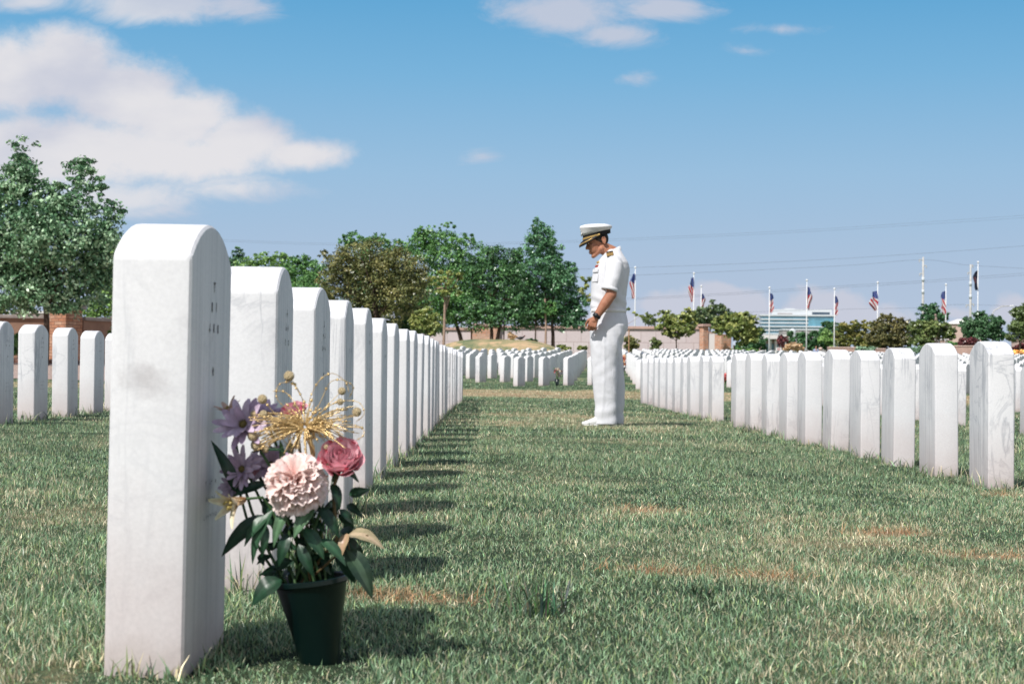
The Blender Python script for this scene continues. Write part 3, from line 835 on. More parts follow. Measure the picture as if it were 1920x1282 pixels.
# rocks along the wall foot
M_ROCK = simple('red_brown_rock', (0.24, 0.13, 0.10), 0.95, 0.4, 5, bump=0.5)
rr = np.random.default_rng(8)
def rock(x, y, s, label, group):
    bm = bmesh.new(); bmesh.ops.create_icosphere(bm, subdivisions=2, radius=1)
    for v in bm.verts:
        n = vnoise(np.array([v.co.x * 1.7 + x * 9]), np.array([v.co.y * 1.7 + v.co.z * 1.3 + y]), 4)[0]
        v.co *= 0.75 + 0.5 * n
        v.co = Vector((v.co.x * s * 1.3, v.co.y * s, v.co.z * s * 0.7))
    me = bpy.data.meshes.new('rock'); bm.to_mesh(me); bm.free(); me.materials.append(M_ROCK)
    o = bpy.data.objects.new('rock', me); COL.objects.link(o); o.location = (x, y, tzf(x, y) + s * 0.2); put(o, label, 'rock', group)
for k, px in enumerate([30, 36, 100, 158, 163, 205]):
    a = P(px, 676, 48.5); rock(a.x, a.y, 0.13 + 0.05 * rr.random(), 'small red brown rock lying at the foot of the tan garden wall', 'rocks along the garden wall')
# pink house roof peeping over the garden wall
a = P(76, 580, 75)
root = empty('low_house', (a.x, a.y, 0.8), 0.0, 'pale pink low building glimpsed between the round tree and the garden wall', 'building')
m = MB(); m.box((0, 0, 0.9), (1.9, 2.0, 1.8)); m.build('wall_panel', M_PINK, root)
m = MB(); m.box((0, 0, 1.86), (2.1, 2.2, 0.10)); m.build('roof_slab', M_PALE, root)

# niche walls of the columbarium
D = 100.0
def nwall(px0, px1, d0, d1, ytop, label, mat=M_NICHE, cap=0.16, thick=0.7):
    a = P(px0, 640, d0); b = P(px1, 640, d1); zt = P((px0 + px1) / 2, ytop, (d0 + d1) / 2)[2]
    return wall_between('niche_wall', a, b, 0.75, zt, thick, mat, cap, M_PINKCAP, label, 'wall', 'pinkish niche walls', 0.10)
nwall(748, 884, 101, 100.5, 619, 'pinkish niche wall under the dark trees, beyond the end of the vase row')
nwall(936, 1312, 100, 98, 617, 'long pinkish niche wall with a grid of square fronts, behind the officer')
a = P(910, 640, 100); zt = P(910, 612, 100)[2]
pillar(a.x, a.y, 0.1, 1.45, 0.75, zt, M_PEACH, M_PINKCAP, 'wide peach brick pillar in the niche wall behind the dark tree trunks')
a = P(1320, 640, 97.5); zt = P(1320, 612.5, 97.5)[2]
pillar(a.x, a.y, 0.5, 0.36, 0.75, zt, M_PEACH, M_PINKCAP, 'slim peach brick pillar at the end of the long niche wall', depth=0.36)
a = P(1334.5, 640, 97.6); b = P(1334.5, 625, 97.6)
root = empty('niche_panel', (a.x, a.y, 0.75), 0.0, 'narrow white niche panel between two peach brick pillars', 'panel')
m = MB(); m.box((0, 0, (b.z - 0.75) / 2), (0.33, 0.3, b.z - 0.75)); m.build('panel_face', M_PALE, root)
m = MB(); m.box((0, 0, b.z - 0.75 + 0.04), (0.37, 0.34, 0.07)); m.build('coping', M_PINKCAP, root)
a = P(1355.5, 640, 96.5); zt = P(1360, 629, 96.5)[2]
pillar(a.x, a.y, 0.45, 0.66, 0.75, zt, M_PEACH, M_PEACH, 'stout orange brick pier half hidden by the low round tree', cap=0.06, over=0.015)

# flags ------------------------------------------------------------
M_FLAG = tinted('flag_cloth', 0.8, 0.35)
def flag_mesh(root, z_top, z_bot, wid, side, kind, rng):
    """a flag hanging limp beside its pole: union at the top, striped folds below"""
    m = MB(); nu, nv = 12, 40; ph = rng.uniform(0, 6); vs = []
    for i in range(nv + 1):
        v = i / nv; prof = 0.30 + 0.70 * sin(pi * min(1.0, 0.10 + 0.86 * v)) ** 0.8
        for j in range(nu + 1):
            u = j / nu
            x = side * (0.05 + (u - 0.12) * wid * prof * (0.9 + 0.18 * sin(ph + v * 9)))
            y = 0.085 * sin(u * 7.5 + v * 5 + ph) * (0.5 + v) + 0.05 * sin(ph + 4 * v)
            vs.append((x, y, z_top + (z_bot - z_top) * (v + 0.05 * u * (1 - v) - 0.05 * (1 - u) * (v > .9) * (v - .9) * 10)))
    R = (0.60, 0.03, 0.045); W = (0.86, 0.85, 0.85); B = (0.02, 0.05, 0.25); K = (0.022, 0.028, 0.055)
    for i in range(nv):
        for j in range(nu):
            v = (i + .5) / nv; u = (j + .5) / nu
            if kind == 'dark': c = K if not (0.30 < v < 0.62 and u > .3) else (0.15, 0.07, 0.08)
            elif v + 0.16 * u < 0.42: c = B if (i * 3 + j * 2) % 7 else (0.45, 0.48, 0.58)
            else: c = R if int(u * 4.2 + v * 6.5 + 0.4 * sin(v * 9 + ph)) % 2 == 0 else W
            m.col = c; k = i * (nu + 1) + j
            m.add([vs[k], vs[k + 1], vs[k + nu + 2], vs[k + nu + 1]], [(0, 1, 2, 3)])
    bm = bmesh.new(); me = m.mesh('flag', True); bm.from_mesh(me); bmesh.ops.remove_doubles(bm, verts=bm.verts, dist=1e-5); bm.to_mesh(me); bm.free()
    me.shade_smooth()
    return link_mesh(me, 'flag', M_FLAG, root)
fr = np.random.default_rng(21)
FL = [(1190, 503, 512, 561, -1, 8, 'us', 'flagpole with a limp stars-and-stripes flag close behind the officer\'s back'),
      (1300, 514, 519, 567, -1, 8, 'us', 'tall flagpole with a striped flag rising above the pair of yellow-green trees'),
      (1314, 538, 550, 578, 1, 6, 'us', 'shorter flagpole whose flag sinks behind the feathery tree top'),
      (1442, 541, 549, 587, 1, 7, 'us', 'white flagpole at the glass office block\'s near corner'),
      (1512, 527, 537, 581, 1, 8, 'us', 'white flagpole crossing the middle of the glass office block'),
      (1564, 543, 554, 592, 1, 6, 'us', 'white flagpole at the deep blue end of the glass office block'),
      (1645, 531, 545, 583, -1, 13, 'us', 'flagpole with its striped flag hanging open widest, above the olive trees'),
      (1773, 535, 545, 590, -1, 8, 'us', 'flagpole in front of the dark round tree between the two power poles'),
      (1833, 493, 507, 545, -1, 7, 'dark', 'tall flagpole flying a dark navy flag beside the second power pole')]
for (px, ytop, f0, f1, side, w, kind, lab) in FL:
    d = 120.0; k = FPX / d
    b = P(px, 664, d); top = P(px, ytop, d)
    z0 = tzf(b.x, b.y)
    root = empty('flagpole', (b.x, b.y, z0), 0, lab, 'flagpole', 'flagpoles with hanging flags')
    H = top.z - z0
    m = MB(); m.tube([(0, 0, -0.1), (0, 0, H * 0.5), (0, 0, H)], [0.048, 0.040, 0.024], 10); m.build('pole', M_WHITE, root, True)
    m = MB(); m.ell((0, 0, H + 0.06), 0.075, 12, 8); m.build('finial', M_WHITE, root, True)
    zt = P(px, f0, d).z - z0; zb = P(px, f1, d).z - z0
    flag_mesh(root, zt, zb, w * 1.25 / k, side, kind, fr)
# power poles --------------------------------------------------------
for (px, yt, lab, arms) in [(1731, 482, 'taller grey steel power pole standing nearer the middle, rising behind the dark round tree', [(-7, 487), (6, 498), (-6, 513)]),
                      (1820, 496, 'grey steel power pole beside the dark navy flag', [(4, 497), (-5, 511), (-8, 572), (6, 570)])]:
    d = 300.0; t = P(px, yt, d); k = FPX / d
    root = empty('power_pole', (t.x, t.y, 0.9), 0, lab, 'power pole')
    H = t.z - 0.9
    m = MB(); m.tube([(0, 0, -1), (0, 0, H)], [0.28, 0.15], 10); m.build('mast', M_GALV, root, True)
    for (dx, ya) in arms:
        za = P(px, ya, d).z - 0.9
        m = MB(); m.tube([(0, 0, za - 0.12), (dx / k * 0.6, 0, za), (dx / k, 0, za + 0.05)], [0.09, 0.075, 0.06], 6)
        a_ = m.build('crossarm', M_GALV, root, True)
        m = MB(); m.lathe((dx / k, 0, za + 0.05), [(0.0, -0.5), (0.09, -0.48), (0.06, -0.4), (0.1, -0.3), (0.06, -0.22), (0.1, -0.12), (0.05, 0.0)], 8); m.build('insulator', M_GALV, a_, True)
    for yj in ((524, 547) if px == 1731 else (532, 556)):
        zj = P(px, yj, d).z - 0.9
        m = MB(); m.tube([(0, 0, zj - 0.35), (0, 0, zj + 0.35)], [0.24, 0.24], 10); m.build('junction_sleeve', M_HAZEW, root, True)
WIRES = [([(-120, 425), (431, 450), (640, 456.5), (800, 457), (975, 454), (1200, 446), (1560, 428), (2100, 391)], 'uppermost pair of power cables sagging across the whole sky, upper strand'),
         ([(-120, 428), (431, 453), (640, 459.5), (800, 460), (975, 457), (1200, 449.5), (1560, 432), (2100, 396)], 'uppermost pair of power cables sagging across the whole sky, lower strand'),
         ([(1000, 507), (1180, 502), (1360, 495.5), (1540, 487), (1731, 475), (1920, 461), (2100, 447)], 'power cable passing just above the taller power pole'),
         ([(1000, 564), (1195, 558), (1340, 551), (1500, 540.5), (1720, 527), (1920, 512), (2100, 498)], 'power cable that crosses the taller power pole below its arms, upper of two close strands'),
         ([(1000, 567), (1195, 561), (1340, 554), (1500, 544), (1720, 530.5), (1920, 516), (2100, 502)], 'power cable that crosses the taller power pole below its arms, lower of two close strands'),
         ([(1000, 522), (1190, 516), (1400, 507), (1600, 497), (1731, 487), (1820, 497.5), (1960, 505), (2100, 512)], 'power cable strung from the taller power pole top to the second power pole'),
         ([(1400, 585), (1560, 580), (1720, 577), (1820, 571), (2100, 584)], 'lowest power cable level with the office block roof')]
for pts, lab in WIRES:
    a = [P(x, y, 300) for x, y in pts]; c = Vector(a[len(a) // 2])
    dense = []
    for i in range(len(a) - 1):           # smooth curve through the points
        p_, q_, r_, s_ = a[max(i - 1, 0)], a[i], a[i + 1], a[min(i + 2, len(a) - 1)]
        for k in range(6):
            t = k / 6
            dense.append(0.5 * (2 * q_ + (r_ - p_) * t + (2 * p_ - 5 * q_ + 4 * r_ - s_) * t * t + (3 * q_ - p_ - 3 * r_ + s_) * t ** 3))
    dense.append(a[-1])
    o = MB().tube([p - c for p in dense], 0.013 if 'uppermost' in lab else 0.018, 5).build('power_cable', M_WIRE, loc=c); put(o, lab, 'cable', 'power cables')

# office block -------------------------------------------------------
d = 1500.0; k = FPX / d
def rectz(py): return P(1500, py + 0, d).z
cx = P(1497, 600, d); W = 137 / k
root = empty('office_block', (cx.x, d, 0.9), radians(-4), 'white office block with blue glass bands behind the flagpoles', 'building')
Z = lambda py: rectz(py) - 0.9
m = MB(); m.box((0, 12, Z(593) / 2), (W - 1.0, 22, Z(593))); m.build('core', M_GLASSB, root)
nf = 11; y0, y1 = 593, 668
for i in range(nf):
    zb = Z(y1 + (y0 - y1) * i / nf)
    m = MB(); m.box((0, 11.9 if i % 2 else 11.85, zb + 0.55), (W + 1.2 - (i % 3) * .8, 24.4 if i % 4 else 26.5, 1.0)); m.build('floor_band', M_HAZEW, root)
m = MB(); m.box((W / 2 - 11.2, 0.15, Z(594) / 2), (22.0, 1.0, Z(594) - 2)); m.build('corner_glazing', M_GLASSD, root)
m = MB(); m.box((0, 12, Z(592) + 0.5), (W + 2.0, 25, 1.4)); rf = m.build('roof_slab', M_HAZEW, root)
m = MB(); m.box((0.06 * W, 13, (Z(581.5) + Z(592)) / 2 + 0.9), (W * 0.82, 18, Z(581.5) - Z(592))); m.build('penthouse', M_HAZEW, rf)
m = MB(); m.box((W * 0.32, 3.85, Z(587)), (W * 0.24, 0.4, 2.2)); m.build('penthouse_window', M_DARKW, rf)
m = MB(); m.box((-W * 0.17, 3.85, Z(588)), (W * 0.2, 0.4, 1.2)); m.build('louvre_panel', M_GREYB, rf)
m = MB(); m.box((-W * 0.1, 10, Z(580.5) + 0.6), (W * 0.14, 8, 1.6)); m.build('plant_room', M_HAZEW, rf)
d = 1300.0; k = FPX / d
cx = P(1505, 630, d)
root = empty('parking_block', (cx.x, cx.y, 0.9), 0, 'low grey block in front of the glass office block', 'building')
zt = P(1505, 620, d).z - 0.9
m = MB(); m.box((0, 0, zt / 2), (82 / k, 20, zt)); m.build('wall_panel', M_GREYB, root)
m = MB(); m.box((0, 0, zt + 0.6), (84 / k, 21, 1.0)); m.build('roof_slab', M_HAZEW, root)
cx = P(1486, 620, 1250); zt = P(1486, 613, 1250).z
root = empty('dome_building', (cx.x, cx.y, 0.9), 0, 'small white domed building below the glass office block', 'building')
zb = P(1486, 622, 1250).z - 0.9; r = 6.5 * 1250 / FPX
m = MB(); m.lathe((0, 0, 0), [(r, -1), (r, zb)], 20); m.build('drum', M_HAZEW, root, True)
m = MB(); m.lathe((0, 0, zb), [(r, 0), (r * .92, r * .4), (r * .7, r * .72), (r * .38, r * .93), (0.01, r)], 20); m.build('dome', M_HAZEW, root, True)
# pink pavilion with columns
d = 150.0; k = FPX / d; cx = P(1449, 640, d); zg = tzf(cx.x, cx.y); zt = P(1449, 634, d).z - zg
root = empty('pavilion', (cx.x, cx.y, zg), 0, 'pale pink pavilion with square columns beside the dark round tree', 'building')
m = MB(); m.box((0, 1.0, zt / 2), (40 / k, 1.6, zt)); m.build('wall_panel', M_PINK, root)
m = MB(); m.box((0, 0.6, zt + 0.10), (44 / k, 3.2, 0.34)); m.build('roof_slab', M_PALE, root)
for i in range(4):
    m = MB(); m.box((-16 / k + i * 10.5 / k, -0.2, zt / 2), (0.20, 0.20, zt)); m.build('column', M_PALE, root)
for i in range(3):
    m = MB(); m.box((-10.5 / k + i * 10.5 / k, 0.17, zt * 0.45), (0.26, 0.06, zt * 0.72)); m.build('window', M_GLASSB, root)
# pink houses on the far side
def house(name, px0, px1, yt, yb, d, label, roof, mat=M_PINK, win=0):
    k = FPX / d; c = P((px0 + px1) / 2, yb, d); zg = min(c.z, 0.97); zt = P((px0 + px1) / 2, yt, d).z - zg; w = (px1 - px0) / k
    root = empty(name, (c.x, c.y, zg), 0, label, 'building')
    m = MB(); m.box((0, 0, zt / 2), (w, w * 0.7, zt)); m.build('wall_panel', mat, root)
    m = MB()
    if roof == 'hip':
        h = w * 0.16; e = w * 0.56; f = w * 0.40
        m.add([(-e, -f, zt), (e, -f, zt), (e, f, zt), (-e, f, zt), (-e * .35, 0, zt + h), (e * .35, 0, zt + h)], [(0, 1, 5, 4), (1, 2, 5), (2, 3, 4, 5), (3, 0, 4), (3, 2, 1, 0)])
    else: m.box((0, 0, zt + 0.12), (w * 1.05, w * 0.75, 0.26))
    m.build('roof', M_PALE if roof == 'hip' else M_PINKCAP, root)
    for i in range(win):
        m = MB(); m.box((-w * 0.3 + i * w * 0.3, -w * 0.35 - 0.02, zt * 0.55), (w * 0.07, 0.05, zt * 0.22)); m.build('window', M_DARKW, root)
    return root
house('large_house', 1776, 1836, 608, 650, 240, 'large pinkish building with a pale roof between two dark trees', 'hip', M_PINK, 0)
house('low_house', 1734, 1774, 637, 652, 170, 'small pink house with little dark windows under the olive trees', 'hip', M_PINK, 3)
house('low_house', 1902, 1960, 640, 656, 170, 'pink low building at the picture edge behind maroon shrubs', 'flat', M_PINK, 1)
for (a, b, y, d, lab) in [(1552, 1606, 652.5, 112, 'low pink terrace wall near the tiny visitor in blue'), (1788, 1850, 650, 108, 'low pink terrace wall below the maroon shrubs'), (1606, 1660, 655, 113, 'low pink terrace wall behind the widest flag\'s pole')]:
    A = P(a, 655, d); B = P(b, 655, d)
    wall_between('terrace_wall', A, B, 0.8, P((a + b) / 2, y, d).z, 0.3, M_PINKCAP, 0.07, M_PINK, lab, group='low pink terrace walls', cap_over=0.04)
# small signs
M_SIGNRED = simple('faded_red_lettering', (0.45, 0.10, 0.10), 0.8, 0.2, 30)
a = P(1460, 654, 105); zg = tzf(a.x, a.y); k = FPX / 105
root = empty('small_sign', (a.x, a.y, zg), 0, 'small white notice board with red lettering beside the maroon tree', 'sign')
zs = P(1460, 654.5, 105).z - zg
m = MB(); m.box((0, 0, zs), (10 / k, 0.04, 6.5 / k)); m.build('board', M_WHITE, root)
for zz in (0.045, -0.035):
    m = MB(); m.box((0, -0.024, zs + zz), (6 / k, 0.004, 0.045)); m.build('lettering', M_SIGNRED, root)
m = MB(); m.tube([(-0.1, 0.03, -0.1), (-0.1, 0.03, zs)], 0.02, 6); m.build('post', M_GALV, root)
m = MB(); m.tube([(0.1, 0.03, -0.1), (0.1, 0.03, zs)], 0.02, 6); m.build('post', M_GALV, root)
a = P(1376.5, 643, 93); zg = tzf(a.x, a.y); k = FPX / 93
root = empty('small_sign', (a.x, a.y, zg), 0.2, 'small blank pale blue sign on a post under the low round tree', 'sign')
zs = P(1376, 643, 93).z - zg
m = MB(); m.box((0, 0, zs), (4.6 / k, 0.03, 7.5 / k)); m.build('board', simple('pale_blue_sign', (0.62, 0.68, 0.82), 0.5, 0.05), root)
m = MB(); m.tube([(-0.05, 0.02, -0.1), (-0.05, 0.02, zs)], 0.025, 6); m.build('post', M_GALV, root)
# street lamp beyond the dark trees
a = P(1860, 660, 160); zg = 0.95; k = FPX / 160
root = empty('street_lamp', (a.x, a.y, zg), 0, 'curved street lamp arching above the trees at the picture edge', 'street lamp')
pts = [(0, 0, 0), (0, 0, P(1860, 590, 160).z - zg), (4 / k, 0, P(1866, 582, 160).z - zg), (18 / k, 0, P(1880, 574.5, 160).z - zg), (36 / k, 0, P(1895, 573, 160).z - zg)]
m = MB(); m.tube(pts, [0.07, 0.05, 0.045, 0.04, 0.035], 8); m.build('pole', M_GALV, root, True)
m = MB(); m.ell((37 / k, 0, pts[-1][2] - 0.02), (0.26, 0.10, 0.06), 12, 8); m.build('lamp_head', M_WHITE, root, True)
# brown finial-like statue over the olive trees
a = P(1756, 602, 128); zg = 0.97; zt = P(1756, 586, 128).z - zg; k = FPX / 128
root = empty('statue', (a.x, a.y, zg), 0, 'brownish stone statue top showing over the olive trees beside a flagpole', 'statue')
m = MB(); m.lathe((0, 0, 0), [(0.35, -0.1), (0.35, 0.2), (0.26, 0.3), (0.26, zt * .55), (0.34, zt * .58), (0.34, zt * .62)], 10); m.build('pedestal', M_GREYB, root, True)
m = MB()
m.capsule((0, 0, zt * .62), 0.20, (-0.05, 0, zt * .82), 0.15); m.capsule((-0.05, 0, zt * .80), 0.14, (-0.04, 0, zt * .9), 0.08); m.ell((-0.08, 0, zt * .95), (0.10, 0.09, 0.11))
m.capsule((0.0, -.1, zt * .8), 0.06, (0.2, -0.1, zt * .66), 0.05); m.capsule((0.0, .1, zt * .8), 0.06, (-0.2, 0.12, zt * .7), 0.05)
link_mesh(remeshed(m, 'figure', 0.03, 3), 'figure', simple('brown_stone', (0.30, 0.22, 0.19), 0.9, 0.3, 3), root)
# stone post and tiny far visitor
a = P(1538.5, 655, 111); zg = tzf(a.x, a.y); k = FPX / 111; zt = P(1538, 651, 111).z - zg
o = MB().lathe((0, 0, 0), [(0.1, -0.1), (0.1, zt * .86), (0.12, zt * .87), (0.12, zt * .96), (0.06, zt), (0.001, zt)], 12).build('stone_post', M_PINK, smooth=True, loc=(a.x, a.y, zg)); put(o, 'short pale pink post next to the tiny visitor in blue', 'post')
a = P(1530, 660, 106); zg = tzf(a.x, a.y); hh = P(1530, 648.5, 106).z - zg; s = hh / 1.75
M_SKINB = simple('far_skin', (0.36, 0.19, 0.13), 0.6, 0.1); M_BLUECLOTH = simple('pale_blue_cloth', (0.32, 0.38, 0.55), 0.9, 0.1); M_DARKCLOTH = simple('dark_cloth', (0.06, 0.065, 0.09), 0.9, 0.1)
m = MB()
m.ell((0, 0, 1.63), (0.085, 0.1, 0.12)); m.capsule((0, 0, 1.4), .055, (0, 0, 1.56), .05); m.capsule((0, 0, 0.95), .14, (0, 0, 1.35), .17)
for sx in (-1, 1):
    m.capsule((sx * .19, 0, 1.4), .055, (sx * .24, .02, 1.12), .045); m.capsule((sx * .24, .02, 1.12), .042, (sx * .23, -.05, .86), .032); m.ell((sx * .23, -.06, .8), (.03, .04, .07))
    m.capsule((sx * .09, 0, .92), .09, (sx * .1, 0, .5), .065); m.capsule((sx * .1, 0, .5), .06, (sx * .1, .02, .1), .04); m.ell((sx * .1, -.05, .04), (.045, .12, .045))
me = remeshed(m, 'person', 0.025, 3); per = link_mesh(me, 'person', M_SKINB); per.location = (a.x, a.y, zg); per.scale = (s, s, s)
put(per, 'tiny far visitor in a pale blue shirt standing by the low pink terrace wall', 'person')
m = MB(); m.loft([[(rx * cos(2 * pi * q / 16), ry * sin(2 * pi * q / 16), z) for q in range(16)] for rx, ry, z in [(.20, .15, .88), (.21, .16, 1.1), (.25, .17, 1.3), (.23, .14, 1.43), (.09, .08, 1.5)]])
for sx in (-1, 1): m.capsule((sx * .19, 0, 1.39), .075, (sx * .235, .01, 1.16), .07)
link_mesh(remeshed(m, 'shirt', 0.025, 2), 'shirt', M_BLUECLOTH, per)
m = MB()
for sx in (-1, 1): m.capsule((sx * .085, 0, .9), .115, (sx * .1, 0, .5), .09); m.capsule((sx * .1, 0, .5), .088, (sx * .1, .01, .08), .075)
link_mesh(remeshed(m, 'trousers', 0.025, 2), 'trousers', M_DARKCLOTH, per)
# dark bird on the mound
a = P(976, 634.5, 79.6); zg = tzf(a.x, a.y); k = FPX / 79
M_BLACKF = simple('black_plumage', (0.012, 0.012, 0.016), 0.5, 0.3, 30); M_REDH = simple('reddish_bare_head', (0.12, 0.03, 0.025), 0.6, 0.2)
m = MB()
m.ell((0, 0, 0.15), (0.17, 0.085, 0.085), rot=Matrix.Rotation(-0.15, 3, 'Y')); m.capsule((-0.12, 0, 0.15), .06, (-0.24, 0, 0.17), .02); m.capsule((0.12, 0, 0.17), .05, (0.19, 0, 0.25), .035)
m.ell((0.205, 0, 0.265), (0.05, 0.035, 0.035)); m.capsule((0.24, 0, 0.262), .018, (0.275, 0, 0.25), .008)
for sy in (-.03, .03): m.capsule((0.0, sy, 0.10), .014, (0.01, sy, 0.0), .010); m.capsule((0.01, sy, 0.005), .009, (0.05, sy, 0.0), .007)
b = link_mesh(remeshed(m, 'bird', 0.012, 2), 'bird', M_BLACKF); b.location = (a.x, a.y, zg - 0.03); b.scale = (0.85, 0.85, 0.8); put(b, 'black bird with a reddish head standing on the crest of the grass mound', 'bird')
m = MB(); m.ell((0.208, 0, 0.267), (0.054, 0.040, 0.040)); m.build('head_skin', M_REDH, b, True)
# ------------------------------------------------------------------ trees and shrubs
M_LEAF = tinted('tree_leaves', 0.36, 0.15, 0.6)
M_BARK = simple('dark_bark', (0.070, 0.048, 0.036), 0.95, 0.5, 14, bump=0.6)
M_BARKP = simple('pale_bark', (0.36, 0.25, 0.19), 0.95, 0.3, 14, bump=0.4)
tr_rng = np.random.default_rng(77)

def leaf_mesh(cent, nrm, size, cols, rng, aspect=0.62):
    n = len(cent)
    a = rng.normal(size=(n, 3)); a -= nrm * (a * nrm).sum(1, keepdims=True); a /= np.linalg.norm(a, axis=1, keepdims=True)
    b = np.cross(nrm, a); L = size[:, None]; Wd = L * aspect * 0.5
    fold = nrm * L * 0.10
    v = np.stack([cent - a * L * .5, cent + b * Wd + fold - a * L * .05, cent + a * L * .5, cent - b * Wd + fold - a * L * .05], 1).reshape(-1, 3)
    me = bpy.data.meshes.new('crown')
    me.vertices.add(n * 4); me.vertices.foreach_set('co', v.astype(np.float32).ravel())
    me.loops.add(n * 4); me.loops.foreach_set('vertex_index', np.arange(n * 4, dtype=np.int32))
    me.polygons.add(n); me.polygons.foreach_set('loop_start', np.arange(0, n * 4, 4, dtype=np.int32))
    me.update(calc_edges=True)
    at = me.attributes.new('tint', 'FLOAT_COLOR', 'FACE')
    at.data.foreach_set('color', np.concatenate([cols, np.ones((n, 1))], 1).astype(np.float32).ravel())
    return me

def tree(name, label, d, tpx, tpy, blobs, nleaf, leaf_px, pal, trunk_px=6, ttop=None, cat='tree', group=None, bark=None, limbs=7, clump=0.30, depth=0.75, stems=1, gap=0.0, lean=0, fuzz=0.5, trunk=True, up=0.35, seed=None, tuft=1.0, gain=1.0):
    """tpx, tpy: foot of the trunk; blobs: crown lobes (px, py, rx, ry); all turned into metres at distance d"""
    nleaf = int(nleaf * 1.6); rng = np.random.default_rng(int(tr_rng.integers(1e9)) if seed is None else seed)
    k = FPX / d
    foot = P(tpx, tpy, d); zg = tzf(foot.x, foot.y); base = Vector((foot.x, foot.y, zg))
    root = empty(name, base, 0, label, cat, group)
    C, Rr, Wt = [], [], []
    for (x, y, rx, ry) in blobs:
        c = P(x, y, d) - base; c.y += rng.uniform(-.35, .35) * rx / k
        C.append(c); Rr.append((rx / k, depth * (rx + ry) / 2 / k, ry / k)); Wt.append(rx * ry)
    C = np.array([tuple(c) for c in C]); Rr = np.array(Rr); Wt = np.array(Wt) / sum(Wt)
    # clusters of leaves, most near the outside of each lobe
    ncl = max(14, int(nleaf / 26))
    which = rng.choice(len(C), ncl, p=Wt)
    dirs = rng.normal(size=(ncl, 3)); dirs /= np.linalg.norm(dirs, axis=1, keepdims=True)
    rad = rng.random(ncl) ** 0.42
    cc = C[which] + dirs * rad[:, None] * Rr[which] * 0.96
    cs = Rr[which].min(1) * clump * 0.8 * rng.uniform(0.65, 1.5, ncl)
    if gap: keep = rng.random(ncl) > gap
    else: keep = np.ones(ncl, bool)
    cc, cs, which, dirs = cc[keep], cs[keep], which[keep], dirs[keep]; ncl = len(cc)
    li = rng.integers(0, ncl, nleaf)
    off = rng.normal(size=(nleaf, 3)) * fuzz; 
    ln = np.linalg.norm(off, axis=1, keepdims=True); off *= np.minimum(1, 1.35 / np.maximum(ln, 1e-6))
    off[:, 2] *= 0.8
    cent = cc[li] + off * cs[li][:, None] * np.array([1.15, 1.15, 0.9]) * tuft
    out = cent - C[which[li]]; out /= np.linalg.norm(out, axis=1, keepdims=True) + 1e-6
    nrm = rng.normal(size=(nleaf, 3)) * 0.75 + out * 0.65 + np.array([0, 0, up]); nrm /= np.linalg.norm(nrm, axis=1, keepdims=True)
    size = leaf_px / k * rng.uniform(0.65, 1.3, nleaf)
    pal = np.array(pal); clt = rng.random(ncl)
    t = np.clip(clt[li] * 0.65 + rng.random(nleaf) * 0.5 - 0.08, 0, 0.999) * (len(pal) - 1)
    i0 = t.astype(int); f = (t - i0)[:, None]; cols = pal[i0] * (1 - f) + pal[np.minimum(i0 + 1, len(pal) - 1)] * f
    cols = cols * rng.uniform(0.7, 1.25, (nleaf, 1)) * 3.3 * gain
    me = leaf_mesh(cent, nrm, size, cols, rng)
    link_mesh(me, 'crown', M_LEAF, root)
    if trunk:
        m = MB(); mid = C[np.argmax(Wt)]; topz = C[:, 2].max()
        hi = Vector((C[:, 0].mean() * 0.6 + lean / k, C[:, 1].mean() * .5, (P(tpx, ttop, d).z - zg) if ttop else C[:, 2].mean()))
        r0 = trunk_px / 2 / k
        for s in range(stems):
            o = Vector(((s - (stems - 1) / 2) * r0 * 1.6, rng.uniform(-.5, .5) * r0, 0)); h2 = hi + Vector(((s - (stems - 1) / 2) * r0 * 7 * (1 if stems > 1 else 0), 0, 0))
            pts = [o + (h2 - o) * t + Vector((sin(t * 5 + s) * r0 * .5, cos(t * 4 + s) * r0 * .4, 0)) * (t > 0) for t in np.linspace(0, 1, 7)]
            pts[0].z = -0.1
            m.tube(pts, [r0 * (1.25 if i == 0 else 1.0) * (1 - 0.55 * i / 6) for i in range(7)], 9)
            for q in rng.choice(ncl, min(limbs, ncl), replace=False):
                e = Vector(cc[q]); st = pts[int(rng.integers(3, 7))]
                mdl = (st + e) / 2 + Vector((rng.normal() * .06, rng.normal() * .06, 0.06 * (e - st).length))
                m.tube([st, mdl, e], [r0 * .42, r0 * .26, r0 * .08], 6)
        m.build('trunk', bark or M_BARK, root, True)
    return root

G_DARK = [(0.012, 0.030, 0.013), (0.026, 0.062, 0.026), (0.055, 0.115, 0.045)]
G_MID = [(0.018, 0.045, 0.016), (0.045, 0.100, 0.032), (0.095, 0.170, 0.055)]
G_POP = [(0.013, 0.032, 0.016), (0.040, 0.080, 0.040), (0.170, 0.225, 0.150)]
G_LITE = [(0.030, 0.060, 0.018), (0.075, 0.130, 0.038), (0.145, 0.215, 0.075)]
G_BROWN = [(0.024, 0.032, 0.012), (0.062, 0.068, 0.024), (0.130, 0.115, 0.045)]
G_YEL = [(0.030, 0.048, 0.014), (0.085, 0.105, 0.030), (0.200, 0.200, 0.070)]
G_OLIVE = [(0.022, 0.036, 0.013), (0.058, 0.080, 0.026), (0.110, 0.125, 0.045)]
G_MAROON = [(0.022, 0.010, 0.012), (0.060, 0.018, 0.020), (0.110, 0.035, 0.035)]
G_TAN = [(0.14, 0.095, 0.055), (0.24, 0.17, 0.10), (0.32, 0.24, 0.15)]
G_YUC = [(0.045, 0.075, 0.045), (0.10, 0.15, 0.10), (0.20, 0.26, 0.19)]

